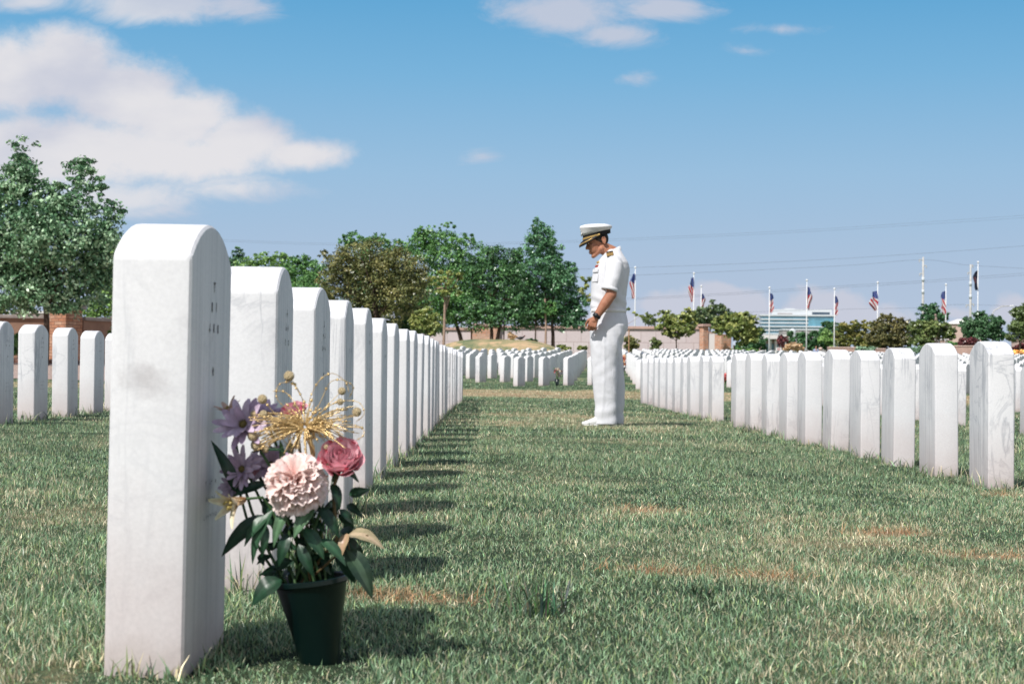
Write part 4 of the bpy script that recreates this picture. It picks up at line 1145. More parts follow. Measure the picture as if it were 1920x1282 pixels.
# the big round tree by the garden wall
tree('poplar_tree', 'big round glossy-leaved tree standing before the tan garden wall and pillar', 46, 84, 662,
     [(42, 290, 26, 46), (45, 345, 44, 55), (12, 345, 22, 60), (150, 325, 34, 36), (185, 345, 20, 22), (140, 380, 50, 45), (85, 395, 45, 55), (205, 400, 34, 34), (95, 450, 100, 65), (20, 450, 70, 90), (165, 450, 60, 60), (40, 530, 80, 60), (120, 530, 95, 58), (185, 500, 38, 60), (-50, 440, 70, 110), (80, 565, 95, 28), (-40, 550, 60, 40)],
     24000, 8.0, G_POP, 13, 480, limbs=16, clump=0.30, up=0.25, fuzz=0.6, gain=1.2)
tree('leafy_tree', 'pale green loose tree behind the rust pillar and garden wall', 62, 193, 640, [(195, 505, 46, 42), (215, 470, 30, 30), (205, 555, 42, 38), (170, 590, 34, 24), (230, 600, 40, 30)], 7000, 5.5, G_LITE, 5, 560, bark=M_BARKP, limbs=8)
tree('leafy_tree', 'small dull olive tree peeping over the garden wall at the picture edge', 70, 6, 640, [(4, 580, 14, 14), (-12, 575, 20, 20), (14, 590, 9, 8)], 1200, 4, G_OLIVE, 3, 600)
# the grove along the niche wall
tree('dark_tree', 'small dark tree top just past the smudged headstone\'s shoulder', 84, 440, 640, [(446, 475, 15, 16), (440, 492, 26, 18), (415, 520, 50, 40)], 3500, 4.5, G_DARK, 6, 540)
tree('leafy_tree', 'light green feathery tree low behind the second headstone of the vase row', 80, 500, 640, [(480, 500, 45, 20), (505, 485, 40, 14), (530, 495, 25, 22), (490, 540, 60, 40), (540, 540, 40, 40)], 6500, 4.6, G_LITE, 8, 560)
tree('leafy_tree', 'light green tree with a darker knob, between the feathery tree and the brown one', 77, 572, 640, [(568, 490, 30, 14), (548, 505, 26, 24), (585, 515, 34, 28), (575, 555, 50, 36)], 6000, 4.6, G_MID, 8, 560)
tree('brown_tree', 'broad bronze-green tree behind the middle of the vase row', 66, 716, 640, [(690, 490, 70, 44), (640, 492, 38, 32), (745, 505, 52, 42), (690, 540, 92, 46), (625, 530, 34, 36), (760, 550, 48, 46), (715, 585, 80, 40), (782, 520, 26, 34), (610, 480, 16, 12)], 17000, 4.8, G_BROWN, 14, 560, limbs=12)
tree('feathery_tree', 'tall light green tree with wispy tufts rising behind the bronze tree', 86, 690, 640, [(672, 450, 34, 17), (650, 455, 18, 18), (712, 452, 24, 16), (745, 462, 22, 16), (690, 485, 60, 30), (700, 540, 60, 60)], 7000, 4.8, G_MID, 10, 540)
tree('feathery_tree', 'tallest grove tree with a frayed top and leaning dark trunk', 85, 869, 640, [(800, 436, 36, 14), (835, 424, 24, 9), (815, 455, 54, 26), (860, 452, 30, 18), (790, 480, 42, 40), (850, 490, 52, 46), (885, 447, 12, 9), (845, 545, 58, 52), (815, 585, 46, 44), (880, 585, 46, 38), (780, 560, 44, 54), (885, 500, 34, 50), (890, 560, 34, 44)], 17000, 4.8, G_MID, 9, 560, lean=-12, limbs=12)
tree('dark_tree', 'dark green rounded tree with a forked trunk at the crest of the mound', 84, 923, 634, [(915, 478, 38, 24), (940, 490, 34, 28), (905, 520, 44, 44), (948, 535, 42, 50), (900, 580, 52, 36), (948, 590, 50, 34), (975, 545, 34, 44), (965, 500, 28, 40), (985, 570, 34, 40)], 14000, 4.7, G_DARK[0:2] + [(0.075, 0.150, 0.050)], 8, 570, stems=2, limbs=10)
tree('pear_tree', 'pointed dark green tree closest to the officer\'s face', 84, 1036, 648, [(1008, 424, 15, 18), (1012, 455, 32, 32), (1035, 470, 22, 24), (1015, 505, 46, 40), (1048, 520, 36, 40), (1070, 505, 14, 18), (990, 550, 38, 44), (1050, 565, 48, 44), (1085, 575, 22, 30), (1005, 590, 56, 30), (1072, 598, 38, 26), (975, 575, 30, 40)], 19000, 4.8, [(0.012, 0.034, 0.016), (0.030, 0.076, 0.034), (0.085, 0.165, 0.085)], 8, 560, limbs=12)
tree('leafy_tree', 'low leafy tree filling in under the dark grove beside the young pale tree', 88, 790, 645, [(780, 590, 30, 30), (800, 610, 26, 20), (755, 610, 30, 26)], 4500, 4.5, G_DARK, 6, 600)
for (px, py, d, top, lab) in [(944, 637, 83.5, 560, 'thin dark sapling trunk between the forked tree and the black bird'), (1003, 645, 83.5, 560, 'thin dark sapling trunk standing over the low dark bush'), (1022, 650, 83.5, 560, 'pale slim sapling trunk beside the pointed tree')]:
    tree('sapling_tree', lab, d, px, py, [(px - 8, 585, 16, 14), (px + 10, 578, 16, 14)], 900, 4.5, G_DARK if 'dark' in lab else G_MID, 3 if 'dark' in lab else 5, top, bark=M_BARK if 'dark' in lab else M_BARKP, limbs=4)
tree('young_tree', 'young sparse tree with a pale straight trunk at the end of the vase row', 58, 827, 645, [(832, 520, 24, 16), (862, 515, 16, 9), (845, 545, 26, 16), (812, 535, 16, 12), (868, 530, 10, 8)], 900, 6, G_YEL, 7, 540, bark=M_BARKP, limbs=9, gap=0.15)
tree('leafy_tree', 'small yellow-green bushy tree low behind the far end of the vase row', 60, 800, 648, [(800, 590, 24, 18), (785, 605, 20, 18), (818, 608, 20, 16), (805, 620, 16, 12)], 2600, 5, G_YEL, 4, 610)
tree('young_tree', 'sparse staked young tree right behind the officer, leaves showing on both his sides', 60, 1142, 660, [(1098, 530, 13, 14), (1103, 555, 11, 12), (1092, 545, 10, 10), (1176, 580, 16, 9), (1192, 590, 12, 8), (1178, 600, 8, 8), (1140, 540, 30, 30), (1140, 580, 30, 20)], 1100, 6, G_YEL, 4, 580, bark=M_BARKP, limbs=9)
a = P(1179, 660, 60); o = MB().tube([(0, 0, -0.2), (0, 0, P(1179, 618, 60).z - tzf(a.x, a.y))], 0.022, 7).build('tree_stake', simple('stake_wood', (0.42, 0.24, 0.14), 0.9, 0.2, 9), loc=(a.x, a.y, tzf(a.x, a.y))); put(o, 'thin brown wooden stake standing behind the officer\'s back', 'stake')
tree('small_tree', 'small yellow-green round tree in front of the long niche wall', 88, 1268, 657, [(1248, 592, 16, 12), (1288, 590, 20, 14), (1265, 605, 34, 18), (1240, 612, 16, 16), (1292, 612, 20, 18), (1265, 625, 30, 10)], 3600, 5.4, G_YEL, 3.2, 600, limbs=9, gap=0.05)
tree('dull_tree', 'dull olive tree top behind the niche wall near the officer', 125, 1215, 660, [(1215, 592, 14, 8), (1222, 600, 22, 10)], 900, 4, G_OLIVE, 4, 610)
tree('pine_tree', 'feathery dark tree rising behind the slim brick pillar', 118, 1332, 660, [(1332, 573, 14, 12), (1322, 588, 26, 16), (1352, 583, 18, 13), (1308, 592, 12, 14), (1340, 600, 40, 18), (1310, 605, 20, 12), (1365, 592, 14, 10)], 5200, 4.2, [(0.016, 0.032, 0.016), (0.045, 0.068, 0.030), (0.105, 0.120, 0.055)], 5, 605, gap=0.08)
tree('small_tree', 'low yellow-green round tree hiding the orange brick pier', 95, 1374, 660, [(1372, 592, 18, 10), (1350, 603, 20, 12), (1395, 600, 24, 16), (1378, 615, 34, 18), (1408, 618, 20, 18), (1400, 635, 24, 12), (1346, 618, 14, 10)], 6500, 5.2, G_YEL, 4, 615, limbs=10)
tree('round_tree', 'small dark green tree beside the pink pavilion', 104, 1415, 660, [(1424, 622, 10, 11), (1420, 638, 18, 14), (1400, 648, 26, 10), (1428, 650, 12, 8)], 3600, 4.4, G_DARK, 4, 640)
# beyond the flagpoles
tree('maroon_tree', 'small dark maroon tree behind the white notice board', 112, 1466, 662, [(1463, 636, 8, 8), (1472, 638, 9, 7), (1466, 645, 9, 6)], 900, 4, G_MAROON, 2, 645)
FR = 'trees behind the flagpoles'
tree('round_tree', 'little dark conical tree in front of the grey block', 150, 1482, 662, [(1482, 628, 7, 9), (1484, 640, 9, 10)], 1000, 4, G_DARK, 3, 640, group=FR)
tree('round_tree', 'dark green tree below the flagpole that crosses the office block', 135, 1515, 662, [(1505, 632, 15, 12), (1530, 634, 18, 14), (1500, 645, 18, 12), (1525, 647, 24, 11), (1550, 640, 20, 14)], 5600, 4.4, G_DARK, 4, 640, group=FR)
tree('round_tree', 'dark green tree top at the deep blue end of the office block', 175, 1557, 660, [(1552, 608, 12, 8), (1562, 613, 14, 12), (1545, 618, 10, 8)], 1600, 4, G_DARK, 4, 625, group=FR)
tree('round_tree', 'fresh green drooping small tree below the blue end of the office block', 124, 1548, 662, [(1552, 625, 12, 9), (1545, 637, 15, 9), (1560, 645, 10, 9)], 1700, 4.6, G_LITE, 3, 640, group=FR)
tree('broad_tree', 'wide yellowish-green tree before the flagpole with the widest flag', 128, 1605, 662, [(1612, 607, 24, 8), (1585, 614, 20, 10), (1632, 612, 16, 10), (1600, 625, 40, 14), (1575, 635, 24, 14), (1620, 638, 30, 14), (1590, 645, 30, 9), (1635, 646, 24, 9)], 7500, 4.2, [(0.030, 0.042, 0.012), (0.085, 0.092, 0.026), (0.165, 0.140, 0.048)], 5, 630, group=FR)
tree('broad_tree', 'bronze-olive broad tree just beyond the widest flag', 118, 1668, 662, [(1665, 598, 24, 10), (1690, 607, 20, 12), (1645, 612, 20, 14), (1672, 620, 44, 18), (1650, 635, 30, 15), (1695, 634, 28, 14), (1672, 644, 40, 11)], 8800, 4.3, [(0.026, 0.032, 0.013), (0.065, 0.062, 0.024), (0.125, 0.105, 0.045)], 5, 630, stems=3, group=FR)
tree('round_tree', 'dark green tree in front of the taller power pole', 145, 1740, 660, [(1735, 578, 14, 10), (1748, 576, 12, 9), (1740, 592, 22, 14), (1765, 592, 14, 12), (1740, 610, 26, 14)], 4200, 4.2, G_DARK[0:2] + [(0.06, 0.125, 0.06)], 5, 615, group=FR)
tree('broad_tree', 'olive tree with several thin reddish trunks before the small pink house', 116, 1757, 662, [(1722, 612, 22, 14), (1755, 615, 26, 14), (1780, 622, 16, 14), (1735, 628, 36, 13), (1775, 630, 16, 9), (1725, 641, 24, 10)], 6400, 4.3, G_OLIVE, 3.2, 635, stems=4, bark=M_BARKP, group=FR)
tree('round_tree', 'dense dark green round tree behind the biggest near headstone', 112, 1836, 662, [(1838, 592, 14, 10), (1820, 608, 22, 14), (1850, 606, 26, 16), (1872, 604, 14, 12), (1835, 625, 36, 14), (1870, 625, 20, 14)], 7000, 4.5, G_DARK[0:2] + [(0.062, 0.110, 0.055)], 4, 635, group=FR)
tree('round_tree', 'grey-green tree at the picture edge beside the curved street lamp', 108, 1912, 662, [(1908, 585, 14, 12), (1925, 585, 24, 18), (1905, 610, 18, 20), (1925, 620, 24, 24), (1895, 632, 12, 10)], 5200, 4.5, G_OLIVE[0:2] + [(0.085, 0.110, 0.060)], 5, 630, group=FR)
# shrubs
def shrub(name, label, d, px, py, blobs, n, lp, pal, **kw): return tree(name, label, d, px, py, blobs, n, lp, pal, cat='shrub', trunk=False, clump=0.4, **kw)
hedge = shrub('clipped_hedge', 'clipped dense green hedge low in front of the tan garden wall', 47, 33, 668, [(34, 640, 12, 16), (20, 640, 14, 16), (34, 655, 12, 16), (18, 656, 14, 16), (2, 648, 14, 20)], 5200, 4.5, G_MID)
shrub('loose_shrub', 'loose pale green shrub before the garden wall beside the smudged headstone', 47, 222, 665, [(215, 625, 14, 12), (228, 630, 18, 24), (222, 648, 18, 16)], 2200, 5, G_LITE)
shrub('low_bush', 'low dark bush on the mound just beside the black bird', 80, 998, 640, [(994, 638, 8, 3.5), (1002, 640, 7, 3.5)], 700, 4, G_DARK)
shrub('grass_tuft', 'pale straw coloured tuft of tall grass on the mound by the black bird', 80, 961, 637, [(957, 630, 6, 6), (963, 632, 6, 4)], 500, 4.5, G_TAN)
shrub('round_shrub', 'brown-green shrub directly behind the officer\'s legs', 84, 1187, 660, [(1178, 636, 10, 8), (1190, 643, 12, 9), (1184, 650, 14, 8)], 1500, 4.6, G_BROWN)
shrub('round_shrub', 'grey-green shrub against the long niche wall', 90, 1229, 660, [(1226, 640, 8, 7), (1234, 643, 6, 7), (1229, 650, 8, 8)], 1100, 4.6, G_OLIVE)
shrub('low_bush', 'low yellow-green bushes at the foot of the niche wall before the officer, broader clump', 82, 1058, 655, [(1052, 650, 9, 4), (1063, 653, 9, 4)], 700, 4, G_YEL)
shrub('low_bush', 'low yellow-green bush at the foot of the niche wall, close to the officer\'s hand', 82, 1092, 655, [(1089, 652, 6, 5), (1098, 652, 5, 4)], 600, 4, G_YEL)
shrub('low_bush', 'green low plants beneath the row of trees, beside the pink pavilion', 103, 1392, 664, [(1385, 656, 18, 3), (1410, 656, 16, 3)], 900, 4, G_LITE)
shrub('ornamental_grass', 'tan mound of dry ornamental grass behind the white notice board', 108, 1487, 664, [(1480, 652, 10, 7), (1490, 650, 12, 8), (1498, 654, 10, 6)], 1800, 4.5, G_TAN)
shrub('spiky_shrub', 'grey-green spiky plants behind the third near headstone', 106, 1712, 668, [(1704, 655, 8, 5), (1716, 657, 9, 5), (1725, 655, 6, 5)], 1100, 6, G_YUC)
shrub('spiky_shrub', 'grey-green spiky plants below the widest flag', 107, 1622, 666, [(1615, 655, 10, 5), (1632, 655, 9, 5)], 1000, 6, G_YUC)
shrub('maroon_shrub', 'dark maroon shrubs above the terrace wall under the dense dark tree', 110, 1815, 664, [(1806, 642, 12, 8), (1822, 642, 12, 8), (1812, 650, 14, 6)], 2000, 4.3, G_MAROON)
shrub('maroon_shrub', 'dark maroon shrubs at the picture edge in front of the pink low building', 110, 1915, 666, [(1908, 652, 9, 6), (1920, 650, 12, 8)], 1000, 4.3, G_MAROON)
shrub('low_bush', 'leafy low green bush under the olive tree beside the pink house', 112, 1785, 664, [(1782, 645, 9, 5), (1794, 647, 9, 5)], 900, 4.3, G_MID)
shrub('ornamental_grass', 'orange-tan dry grasses at the picture edge below the maroon shrubs', 104, 1912, 668, [(1905, 661, 10, 4), (1920, 661, 10, 4)], 900, 4.5, [(0.25, 0.13, 0.04), (0.42, 0.26, 0.09), (0.5, 0.36, 0.16)])
# ------------------------------------------------------------------ the officer
def clothmat(name, col, wr=0.25):
    t = NT(name); o = t.obj()
    w = t.noise(55, 3, 0.6, o); f1 = t.noise(9, 4, 0.55, t.mapping(o, (1.6, 1.6, 0.7), (0.3, 0.25, 0)), 1.2)
    t.base(t.mix(t.ramp(f1, [(0.3, (0, 0, 0)), (0.7, (1, 1, 1))]), tuple(c * 0.96 for c in col), col))
    t.set(Roughness=0.85); t.b.inputs['Specular IOR Level'].default_value = 0.2
    t.b.inputs['Sheen Weight'].default_value = 0.15
    t.bump(t.math('ADD', t.math('MULTIPLY', f1, 1.0), t.math('MULTIPLY', w, 0.04)), wr, 0.02)
    return t.m
def skinmat():
    t = NT('tanned_skin'); o = t.obj()
    n = t.noise(26, 5, 0.6, o); n2 = t.noise(160, 3, 0.6, o)
    t.base(t.ramp(n, [(0.3, (0.36, 0.150, 0.088)), (0.7, (0.46, 0.215, 0.135))]))
    t.set(Roughness=0.5); t.b.inputs['Subsurface Weight'].default_value = 0.12
    t.b.inputs['Subsurface Radius'].default_value = (0.010, 0.004, 0.002); t.b.inputs['Specular IOR Level'].default_value = 0.35
    t.bump(n2, 0.15, 0.002); return t.m
M_SKIN = skinmat(); M_SHIRT = clothmat('white_uniform_shirt', (0.72, 0.72, 0.745)); M_TROUS = clothmat('white_uniform_trousers', (0.70, 0.705, 0.74), 0.3)
M_CAPW = clothmat('white_cap_cover', (0.82, 0.815, 0.82), 0.05); M_SHOE = simple('white_shoe_leather', (0.80, 0.80, 0.80), 0.35, 0.05, 12)
M_BLACK = simple('black_band', (0.010, 0.010, 0.013), 0.6, 0.2, 40); M_HAIR = simple('short_dark_hair', (0.020, 0.014, 0.011), 0.7, 0.5, 220, bump=0.6)
M_GOLD = simple('gold_braid', (0.70, 0.46, 0.17), 0.42, 0.25, 90, metallic=0.55); M_SILVER = simple('silver_metal', (0.6, 0.6, 0.58), 0.35, 0.15, 60, metallic=0.7)
M_RED = simple('ribbon_red', (0.38, 0.05, 0.05), 0.7, 0.2, 60); M_WATCH = simple('black_watch_rubber', (0.012, 0.013, 0.015), 0.45, 0.2, 60)
M_EYE = simple('eye_white', (0.6, 0.57, 0.53), 0.3, 0.05); M_LIP = simple('lips', (0.30, 0.105, 0.085), 0.5, 0.15, 60)

MAN_D = 15.35
mp_ = P(1138, 800, MAN_D); gz = tzf(mp_.x, mp_.y)
ML = Vector((mp_.x, mp_.y, gz))
def rg_(z, x0, x1, cy, ry, n=40, pw=0.88):
    cx, rx = (x0 + x1) / 2, (x1 - x0) / 2; out = []
    for k in range(n):
        a = 2 * pi * k / n; c, s = cos(a), sin(a)
        out.append(Vector((cx + rx * math.copysign(abs(c) ** pw, c), cy + ry * math.copysign(abs(s) ** pw, s), z)))
    return out
def dense(rows, m=3):
    out = []
    for i in range(len(rows) - 1):
        for k in range(m):
            t = k / m; t = t; out.append(tuple(a + (b - a) * t for a, b in zip(rows[i], rows[i + 1])))
    out.append(rows[-1]); return out
def displace(me, fn):
    n = len(me.vertices); co = np.zeros(n * 3, np.float32); me.vertices.foreach_get('co', co); co = co.reshape(-1, 3)
    no = np.zeros(n * 3, np.float32); me.vertices.foreach_get('normal', no); no = no.reshape(-1, 3)
    co = co + no * fn(co, no)[:, None]; me.vertices.foreach_set('co', co.astype(np.float32).ravel()); me.update()

# head frame: nodded forward, looking down
TH = radians(14); HO = Vector((-0.064, 0, 1.598)); RH = Matrix.Rotation(-TH, 3, 'Y')
H = lambda x, y, z: HO + RH @ Vector((x, y, z))
def make_body():
    m = MB()
    # skull, face, jaw
    m.ell(H(-0.028, 0, 0.045), (0.098, 0.076, 0.086), 24, 16, RH)
    m.ell(H(-0.062, 0, -0.022), (0.060, 0.061, 0.082), 22, 14, RH)
    m.capsule(H(-0.015, 0.050, -0.058), .022, H(-0.083, 0.018, -0.100), .018); m.capsule(H(-0.015, -0.050, -0.058), .022, H(-0.083, -0.018, -0.100), .018)
    m.ell(H(-0.094, 0, -0.103), (0.020, 0.026, 0.018), rot=RH)
    m.capsule(H(-0.111, 0, 0.024), .009, H(-0.136, 0, -0.022), .0115); m.ell(H(-0.134, 0, -0.026), (0.012, 0.014, 0.010), rot=RH)
    for s in (-1, 1):
        m.ell(H(-0.124, s * .013, -0.029), (0.010, 0.008, 0.008), rot=RH)
        m.capsule(H(-0.113, s * .012, 0.036), .010, H(-0.098, s * .046, 0.034), .010)
        m.ell(H(-0.078, s * .042, -0.012), (0.030, 0.024, 0.026), rot=RH)
        m.ell(H(-0.102, s * .031, 0.014), (0.012, 0.015, 0.010), rot=RH)
        # ear: rim and lobe
        m.ell(H(0.022, s * .076, 0.004), (0.018, 0.009, 0.030), rot=RH @ Matrix.Rotation(radians(12), 3, 'Y'))
        m.tube([H(0.005, s * .076, 0.012), H(0.012, s * .084, 0.032), H(0.030, s * .088, 0.034), H(0.040, s * .088, 0.014), H(0.032, s * .084, -0.012), H(0.018, s * .078, -0.028)], 0.0055, 8)
    m.capsule(H(-0.116, .013, -0.060), .0085, H(-0.116, -.013, -0.060), .0085); m.capsule(H(-0.112, .012, -0.073), .009, H(-0.112, -.012, -0.073), .009)
    # neck and trunk
    m.capsule(H(-0.005, 0, -0.045), .056, (0.052, 0, 1.50), .060); m.capsule((0.045, 0, 1.50), .056, (0.035, 0, 1.36), .085)
    m.capsule((0.03, 0.09, 1.38), .09, (0.005, 0.06, 1.02), .09); m.capsule((0.03, -0.09, 1.38), .09, (0.005, -0.06, 1.02), .09)
    m.capsule((0.0, -.075, 0.93), .10, (-.02, -.095, 0.50), .058); m.capsule((-.02, -.095, 0.50), .058, (-.01, -.095, 0.09), .040)
    m.capsule((0.01, .075, 0.93), .10, (.035, .10, 0.50), .058); m.capsule((.035, .10, 0.50), .058, (.05, .10, 0.09), .040)
    m.capsule((-.01, -.095, .06), .036, (-.13, -.10, .035), .028); m.capsule((.05, .10, .06), .036, (-.07, .105, .035), .028)
    # arms: the one toward us hangs forward with the hand before the thigh, the other straight down
    def arm(sh, el, wr, hd, s, spread, inward, curl):
        m.capsule((0.03, s * .12, 1.40), .048, sh, .046)
        m.capsule(sh, .048, el, .046); m.capsule(el, .0475, Vector(el) * .55 + Vector(wr) * .45, .0455); m.capsule(Vector(el) * .55 + Vector(wr) * .45, .0455, wr, .0295)
        wr = Vector(wr); hd = Vector(hd); a = (hd - wr).normalized(); sp = Vector(spread); sp = (sp - a * sp.dot(a)).normalized(); iw = Vector(inward); iw = (iw - a * iw.dot(a) - sp * iw.dot(sp)).normalized()
        m.capsule(wr, .028, wr + a * .03, .026)
        for q in range(4):
            o = .030 - .0195 * q
            m.capsule(wr + a * .018 + sp * o * .45, .0165, hd + sp * o - a * (.004 * abs(q - 1)), .0120)
        lens = [(.044, .026, .021), (.048, .030, .022), (.045, .027, .021), (.035, .021, .018)]
        for q in range(4):
            o = .030 - .0195 * q; p = hd + sp * o - a * (.004 * abs(q - 1)); ang = 0.0; rad = [.0096, .0090, .0082, .0072][0] - (0.0008 if q == 3 else 0)
            for j in range(3):
                ang += curl[j] + 0.07 * q
                dr = a * cos(ang) + iw * sin(ang) + sp * (.05 - .05 * q); e = p + dr.normalized() * lens[q][j]
                m.capsule(p, rad, e, rad - .0009); p = e; rad -= .0009
        p = wr + a * .026 + sp * .026
        for (dr, L, r) in ((a * .62 + sp * .62 + iw * .30, .042, .0125), (a * .86 + sp * .20 + iw * .38, .032, .0105), (a * .9 - sp * .10 + iw * .42, .026, .0088)):
            e = p + dr.normalized() * L; m.capsule(p, r + .0012, e, r); p = e
    arm((0.036, -.205, 1.375), (0.012, -.262, 1.135), (-.117, -.262, 0.938), (-.152, -.258, 0.858), -1, (-.85, .25, .5), (0.35, 1, -.1), (0.62, 0.95, 0.75))
    arm((0.036, .205, 1.375), (0.050, .255, 1.12), (-.020, .250, 0.90), (-.045, .245, 0.815), 1, (-.95, 0, .25), (0.15, -1, 0), (0.3, 0.5, 0.4))
    me = remeshed(m, 'person', 0.0046, 3, 0.45)
    return me
per = link_mesh(make_body(), 'person', M_SKIN); per.location = ML
put(per, 'officer in white short-sleeved uniform and cap with head bowed, standing in the grass aisle', 'person')

def trousers():
    m = MB()
    near = [(.012, -.116, .080, -.098, .074), (.10, -.112, .078, -.098, .072), (.20, -.117, .079, -.098, .073), (.34, -.130, .078, -.099, .076), (.45, -.141, .077, -.099, .080), (.57, -.150, .078, -.099, .086), (.70, -.157, .105, -.098, .096), (.80, -.158, .135, -.095, .098), (.88, -.155, .150, -.090, .098)]
    far = [(.012, -.040, .153, .104, .074), (.10, -.045, .154, .100, .076), (.20, -.052, .158, .100, .077), (.34, -.065, .162, .104, .078), (.45, -.08, .153, .10, .084), (.57, -.09, .145, .10, .088), (.70, -.12, .134, .098, .094), (.80, -.145, .150, .095, .098), (.88, -.150, .165, .090, .098)]
    hip = [(.745, -.150, .120, 0, .150), (.80, -.158, .158, 0, .176), (.85, -.160, .176, 0, .184), (.90, -.157, .178, 0, .184), (.95, -.152, .168, 0, .176), (.985, -.147, .158, 0, .170), (1.008, -.146, .154, 0, .167)]
    for rows in (near, far, hip): m.loft([rg_(*r) for r in dense(rows, 3)])
    me = remeshed(m, 'trousers', 0.0075, 4, 0.5)
    def folds(co, no):
        x, y, z = co[:, 0], co[:, 1], co[:, 2]
        d = 0.008 * (fbm(x * 7 + z * 9, z * 5.5 - x * 5 + y * 6, 3, 3) - 0.5) * sstep(0.02, 0.2, z)
        d += 0.0038 * np.sin((z - 0.3 * x) * 46 + 3 * fbm(x * 5, y * 5, 8, 2)) * np.exp(-((z - .10) / .10) ** 2) * sstep(0, .05, z)
        d += 0.0035 * np.sin((z * 0.75 + x * 1.5) * 42 + 2.5 * fbm(x * 6, z * 6, 5, 2)) * np.exp(-((z - .72) / .11) ** 2) * (0.4 + sstep(-.12, .10, x))
        d += 0.0016 * np.sin((z - 0.8 * x) * 50) * np.exp(-((z - .50) / .10) ** 2)
        d += 0.005 * np.exp(-((x + .060 - .02 * np.sin(z * 3)) / .012) ** 2) * (no[:, 1] < -0.3) * sstep(0.05, .2, z) * (1 - sstep(.7, .85, z))
        return d
    displace(me, folds); return me
tr = link_mesh(trousers(), 'trousers', M_TROUS, per)
# belt, back pocket
def band_ring(z, x0, x1, ry, h, th, name, mat, parent, n=48, tilt=0.0):
    m = MB(); o = rg_(z, x0 - th, x1 + th, 0, ry + th, n); i = rg_(z, x0 - .004, x1 + .004, 0, ry - .004, n)
    up = Vector((0, 0, h)); m.loft([i, o, [p + up for p in o], [p + up for p in i]], caps=False); return m.build(name, mat, parent, True)
band_ring(.984, -.147, .157, .169, .034, .0035, 'belt', M_CAPW, per)

def shirt():
    m = MB()
    rows = [(1.000, -.147, .156, 0, .169), (1.04, -.151, .158, 0, .173), (1.10, -.152, .158, 0, .178), (1.18, -.150, .164, 0, .184), (1.26, -.145, .178, 0, .190), (1.32, -.136, .184, 0, .193), (1.37, -.121, .184, 0, .196), (1.42, -.098, .172, 0, .196), (1.455, -.074, .152, 0, .176), (1.485, -.048, .134, 0, .140), (1.515, -.022, .118, 0, .100), (1.535, -.006, .108, 0, .078)]
    m.loft([rg_(*r, n=44, pw=.92) for r in dense(rows, 3)])
    for s in (-1, 1):
        c0 = Vector((.035, s * .165, 1.415)); c1 = Vector((.040, s * .205, 1.385)); c2 = Vector((.018, s * .245, 1.26)); c3 = Vector((-.006, s * .258, 1.172)) if s < 0 else Vector((.040, s * .25, 1.17))
        m.tube([c0 - Vector((0, s * .03, -.0)), c0, c1, c2, c3], [.050, .070, .082, .073, .067], 22)
    me = remeshed(m, 'shirt', 0.0068, 4, 0.5)
    def folds(co, no):
        x, y, z = co[:, 0], co[:, 1], co[:, 2]
        d = 0.007 * (fbm(x * 8 + z * 4, z * 7 + y * 5, 13, 3) - 0.5)
        d += 0.0055 * np.sin((z + 0.55 * x) * 60 + 3 * fbm(x * 6, z * 6, 5, 2)) * np.exp(-((z - 1.07) / .06) ** 2) * (np.abs(y) < .2)
        d += 0.004 * np.sin((x * 1.0 + z * .35) * 70) * np.exp(-((z - 1.38) / .07) ** 2) * sstep(.05, .14, x)
        return d
    displace(me, folds); return me
sh = link_mesh(shirt(), 'shirt', M_SHIRT, per)
# sleeve hem
m = MB(); c = Vector((-.006, -.258, 1.170)); ax = Vector((-.024, -.013, -.088)).normalized(); u = ax.orthogonal().normalized(); w = ax.cross(u)
rings = []
for (t, r) in ((-.024, .069), (-.024, .0715), (.006, .0705), (.006, .060), (-.004, .055)): rings.append([c + ax * t + (u * cos(2 * pi * k / 28) + w * sin(2 * pi * k / 28)) * r for k in range(28)])
m.loft(rings, caps=False); m.build('sleeve_hem', M_SHIRT, sh, True)
# collar: a turned-down fold higher at the nape
m = MB(); rings = []
for (rx, ry, dz) in ((.060, .062, .0), (.061, .063, .016), (.065, .067, .017), (.074, .080, -.014)):
    ring = []
    for k in range(44):
        a = 2 * pi * k / 44; f = (1 - cos(a)) / 2       # 0 at the nape (+x), 1 at the throat
        x = .040 + rx * cos(a) - .012 * f; ring.append(Vector((x, ry * sin(a), 1.552 - .074 * f + dz * (1.0 if dz > 0 else 1 + .9 * f))))
    rings.append(ring)
m.loft(rings, caps=False); m.build('collar', M_SHIRT, sh, True)
# shoulder boards
for s in (-1, 1):
    rot = Matrix.Rotation(s * radians(-24), 3, 'X') @ Matrix.Rotation(radians(-12), 3, 'Y')
    c = Vector((.004, s * .150, 1.487)); 
    m = MB(); m.box(c, (.060, .120, .009), rot); b = m.build('shoulder_board', M_BLACK, sh, bevel=0.003)
    for q in range(3):
        m = MB(); m.box(c + rot @ Vector((0, s * (.046 - .026 * q), .0052)), (.0605, .016, .003), rot); m.build('gold_stripe', M_GOLD, b)
    m = MB(); m.ell(c + rot @ Vector((0, s * -.050, .006)), (.006, .006, .004)); m.build('button', M_GOLD, b, True)
